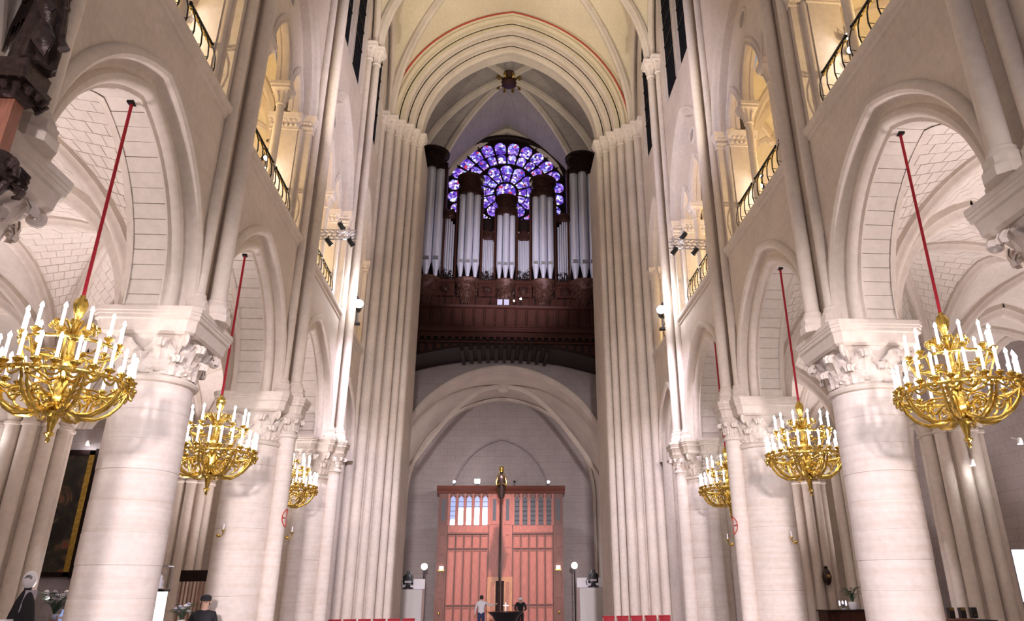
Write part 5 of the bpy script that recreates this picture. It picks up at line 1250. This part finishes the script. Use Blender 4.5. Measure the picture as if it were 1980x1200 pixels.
# ------------------------------------------------------------------ right aisle
cb = empty('dark_cabinet', (8.95, 20.2, FZ), 'dark wooden cabinet behind the second column in the right aisle', 'cabinet')
m = MB(); m.box(-.55, .62, -.3, .3, 0, 1.33); m.build('body', 'organ_wood', cb, smooth=False)
m = MB(); m.box(-.58, .65, -.33, .33, 1.33, 1.37); m.build('top', 'organ_dark', cb, smooth=False)
for x in (-.26, .32): m = MB(); m.box(x-.24, x+.24, -.32, -.30, .1, 1.25); m.build('door', 'organ_wood', cb, smooth=False)
bouquet('potted_plant', (9.28, 20.2, FZ+1.37), 'leafy green plant in a white pot on the dark cabinet', 'plant', 26, .22, .38, None, 'white_paint', .12, 12)
gl = empty('crystal_stand', (8.95, 20.1, FZ+1.37), 'glittering glass candle stand on the dark cabinet', 'candle stand')
m = MB(); m.lathe([(.09, 0), (.09, .02), (.02, .05), (.03, .1), (.06, .14)], 12); m.build('foot', 'steel', gl)
for k in range(3): m = MB(); m.lathe([(.02, .1), (.025, .2), (.001, .24)], 8, (.09*(k-1), 0, 0)); m.build('glass', 'screen_white', gl)
tl = empty('black_table', (9.06, 15.0, FZ), 'black table with pale top strip in the right aisle', 'table')
m = MB(); m.box(-.5, .5, -.3, .3, 0, 1.30); m.build('body', 'cloth_black', tl, smooth=False); m = MB(); m.box(-.42, .1, -.25, .2, 1.30, 1.33); m.build('runner', 'oak', tl, smooth=False)
for k in range(3):
    v = empty('black_box', (8.80+.24*k, 15.0, FZ+1.332), ['leftmost of three black upright boxes on the black table', 'middle black upright box on the black table', 'rightmost of three black upright boxes on the black table'][k], 'box', 'black boxes on the table')
    m = MB(); m.box(-.055, .055, -.05, .05, 0, .20); m.build('case', 'black_plastic', v, smooth=False)
    m = MB(); m.box(-.045, .045, -.055, -.05, .15, .19) if k < 2 else m.box(-.02, .02, -.055, -.05, .05, .06); m.build('lit_edge', 'brass_dark', v, smooth=False)
ps_ = empty('white_screen', (7.95, 10.6, FZ), 'white flat screen at the lower right edge', 'screen')
m = MB(); m.box(-.72, .9, -.02, .02, 1.72, 2.44); m.build('panel', 'screen_white', ps_, smooth=False)
m = MB(); m.box(-.70, .88, .02, .06, 1.74, 2.42); m.build('back', 'black_plastic', ps_, smooth=False)
m = MB(); m.tube([(0, .1, 0), (0, .1, 2.0)], .04, 8); m.box(-.4, .4, -.2, .3, 0, .04); m.build('stand', 'black_plastic', ps_)
wp = empty('wall_sconce', (11.30, 26.05, 1.45), 'small dark bronze ornament on the far right aisle pier', 'sconce')
m = MB(); m.lathe([(.04, 0), (.12, .1), (.16, .28), (.12, .45), (.05, .55), (.08, .6), (.001, .66)], 12); m.build('body', 'bronze', wp); m = MB(); m.sphere((0, -.14, .3), .07, 8); m.tube([(0, 0, .2), (0, .2, .25)], .03, 6); m.build('bracket', 'brass_dark', wp)
for i, (x, y, z, lb) in enumerate(((-11.75, 16.6, 4.85, 'left aisle pier lamp at the left edge'), (-13.75, 24.25, 5.92, 'small white spot above the painting'), (11.05, 16.55, 4.1, 'small white spot on the right aisle pier nearer the column'), (11.9, 15.9, 4.5, 'small white spot near the right edge of the picture'))):
    t = empty('aisle_spot', (x, y, z), lb, 'spotlight', 'aisle spots')
    m = MB(); m.lathe([(.05, 0), (.06, .05), (.05, .14), (.02, .16)], 12); m.tube([(0, 0, .1), (0, .25, .2)], .012, 6); m.build('housing', 'white_paint', t)
    m = MB(); m.lathe([(.001, -.012), (.055, -.004), (.055, .004), (.001, .008)], 12); m.build('lens', 'lamp_lens', t)
    lamp('aisle_spot_beam', 'POINT', (x, y-.1, z-.05), 2, (1, .95, .92), size=0)

# ------------------------------------------------------------------ painted crosses and sconces on the second columns
for s in (-1, 1):
    cx_, cy_ = s*(XA-.74), 17.55; R_ = .196; z0_ = 3.0 if s < 0 else 2.8
    def onc(dl, dz): a = (PI if s > 0 else 0)+(-s*.15)+dl/R_*.9; return (cx_+R_*cos(a), cy_+R_*sin(a), z0_+dz)
    t = empty('consecration_cross', (0, 0, 0), 'painted red cross in a circle on the second %s column shaft' % SIDE[s], 'emblem', 'painted crosses')
    m = MB(); m.tube([onc(.20*cos(q), .20*sin(q)) for q in [i*PI/16 for i in range(33)]], .012, 5, False); m.build('ring', 'red_paint', t)
    m = MB()
    for q in range(4):
        a = q*PI/2; m.tube([onc(.03*cos(a), .03*sin(a)), onc(.10*cos(a), .10*sin(a)), onc(.18*cos(a), .18*sin(a))], [.008, .012, .022], 5)
    m.build('arms', 'red_paint', t)
    for k, (dx, dy, lb) in enumerate(((-s*.97, .12, 'gilt candle sconce below the painted cross on the %s'), (s*.30, -.66, 'gilt candle sconce on the aisle side of the second %s column'))):
        b = empty('candle_sconce', (s*XA+dx, 17.55+dy, z0_-.42), lb % SIDE[s], 'sconce', 'gilt sconces')
        m = MB(); m.tube([(0, 0, 0), (-s*.06, -.06, -.04), (-s*.12, -.08, 0), (-s*.13, -.09, .07)], .014, 6); m.sphere((0, 0, 0), .04, 8); m.build('arm', 'gold', b)
        m = MB(); m.lathe([(.01, 0), (.05, .03), (.045, .04)], 10, (-s*.13, -.09, .07)); m.build('cup', 'gold', b)
        m = MB(); m.lathe([(.013, .04), (.012, .16), (.001, .165)], 8, (-s*.13, -.09, .07)); m.build('candle', 'cloth_white', b)
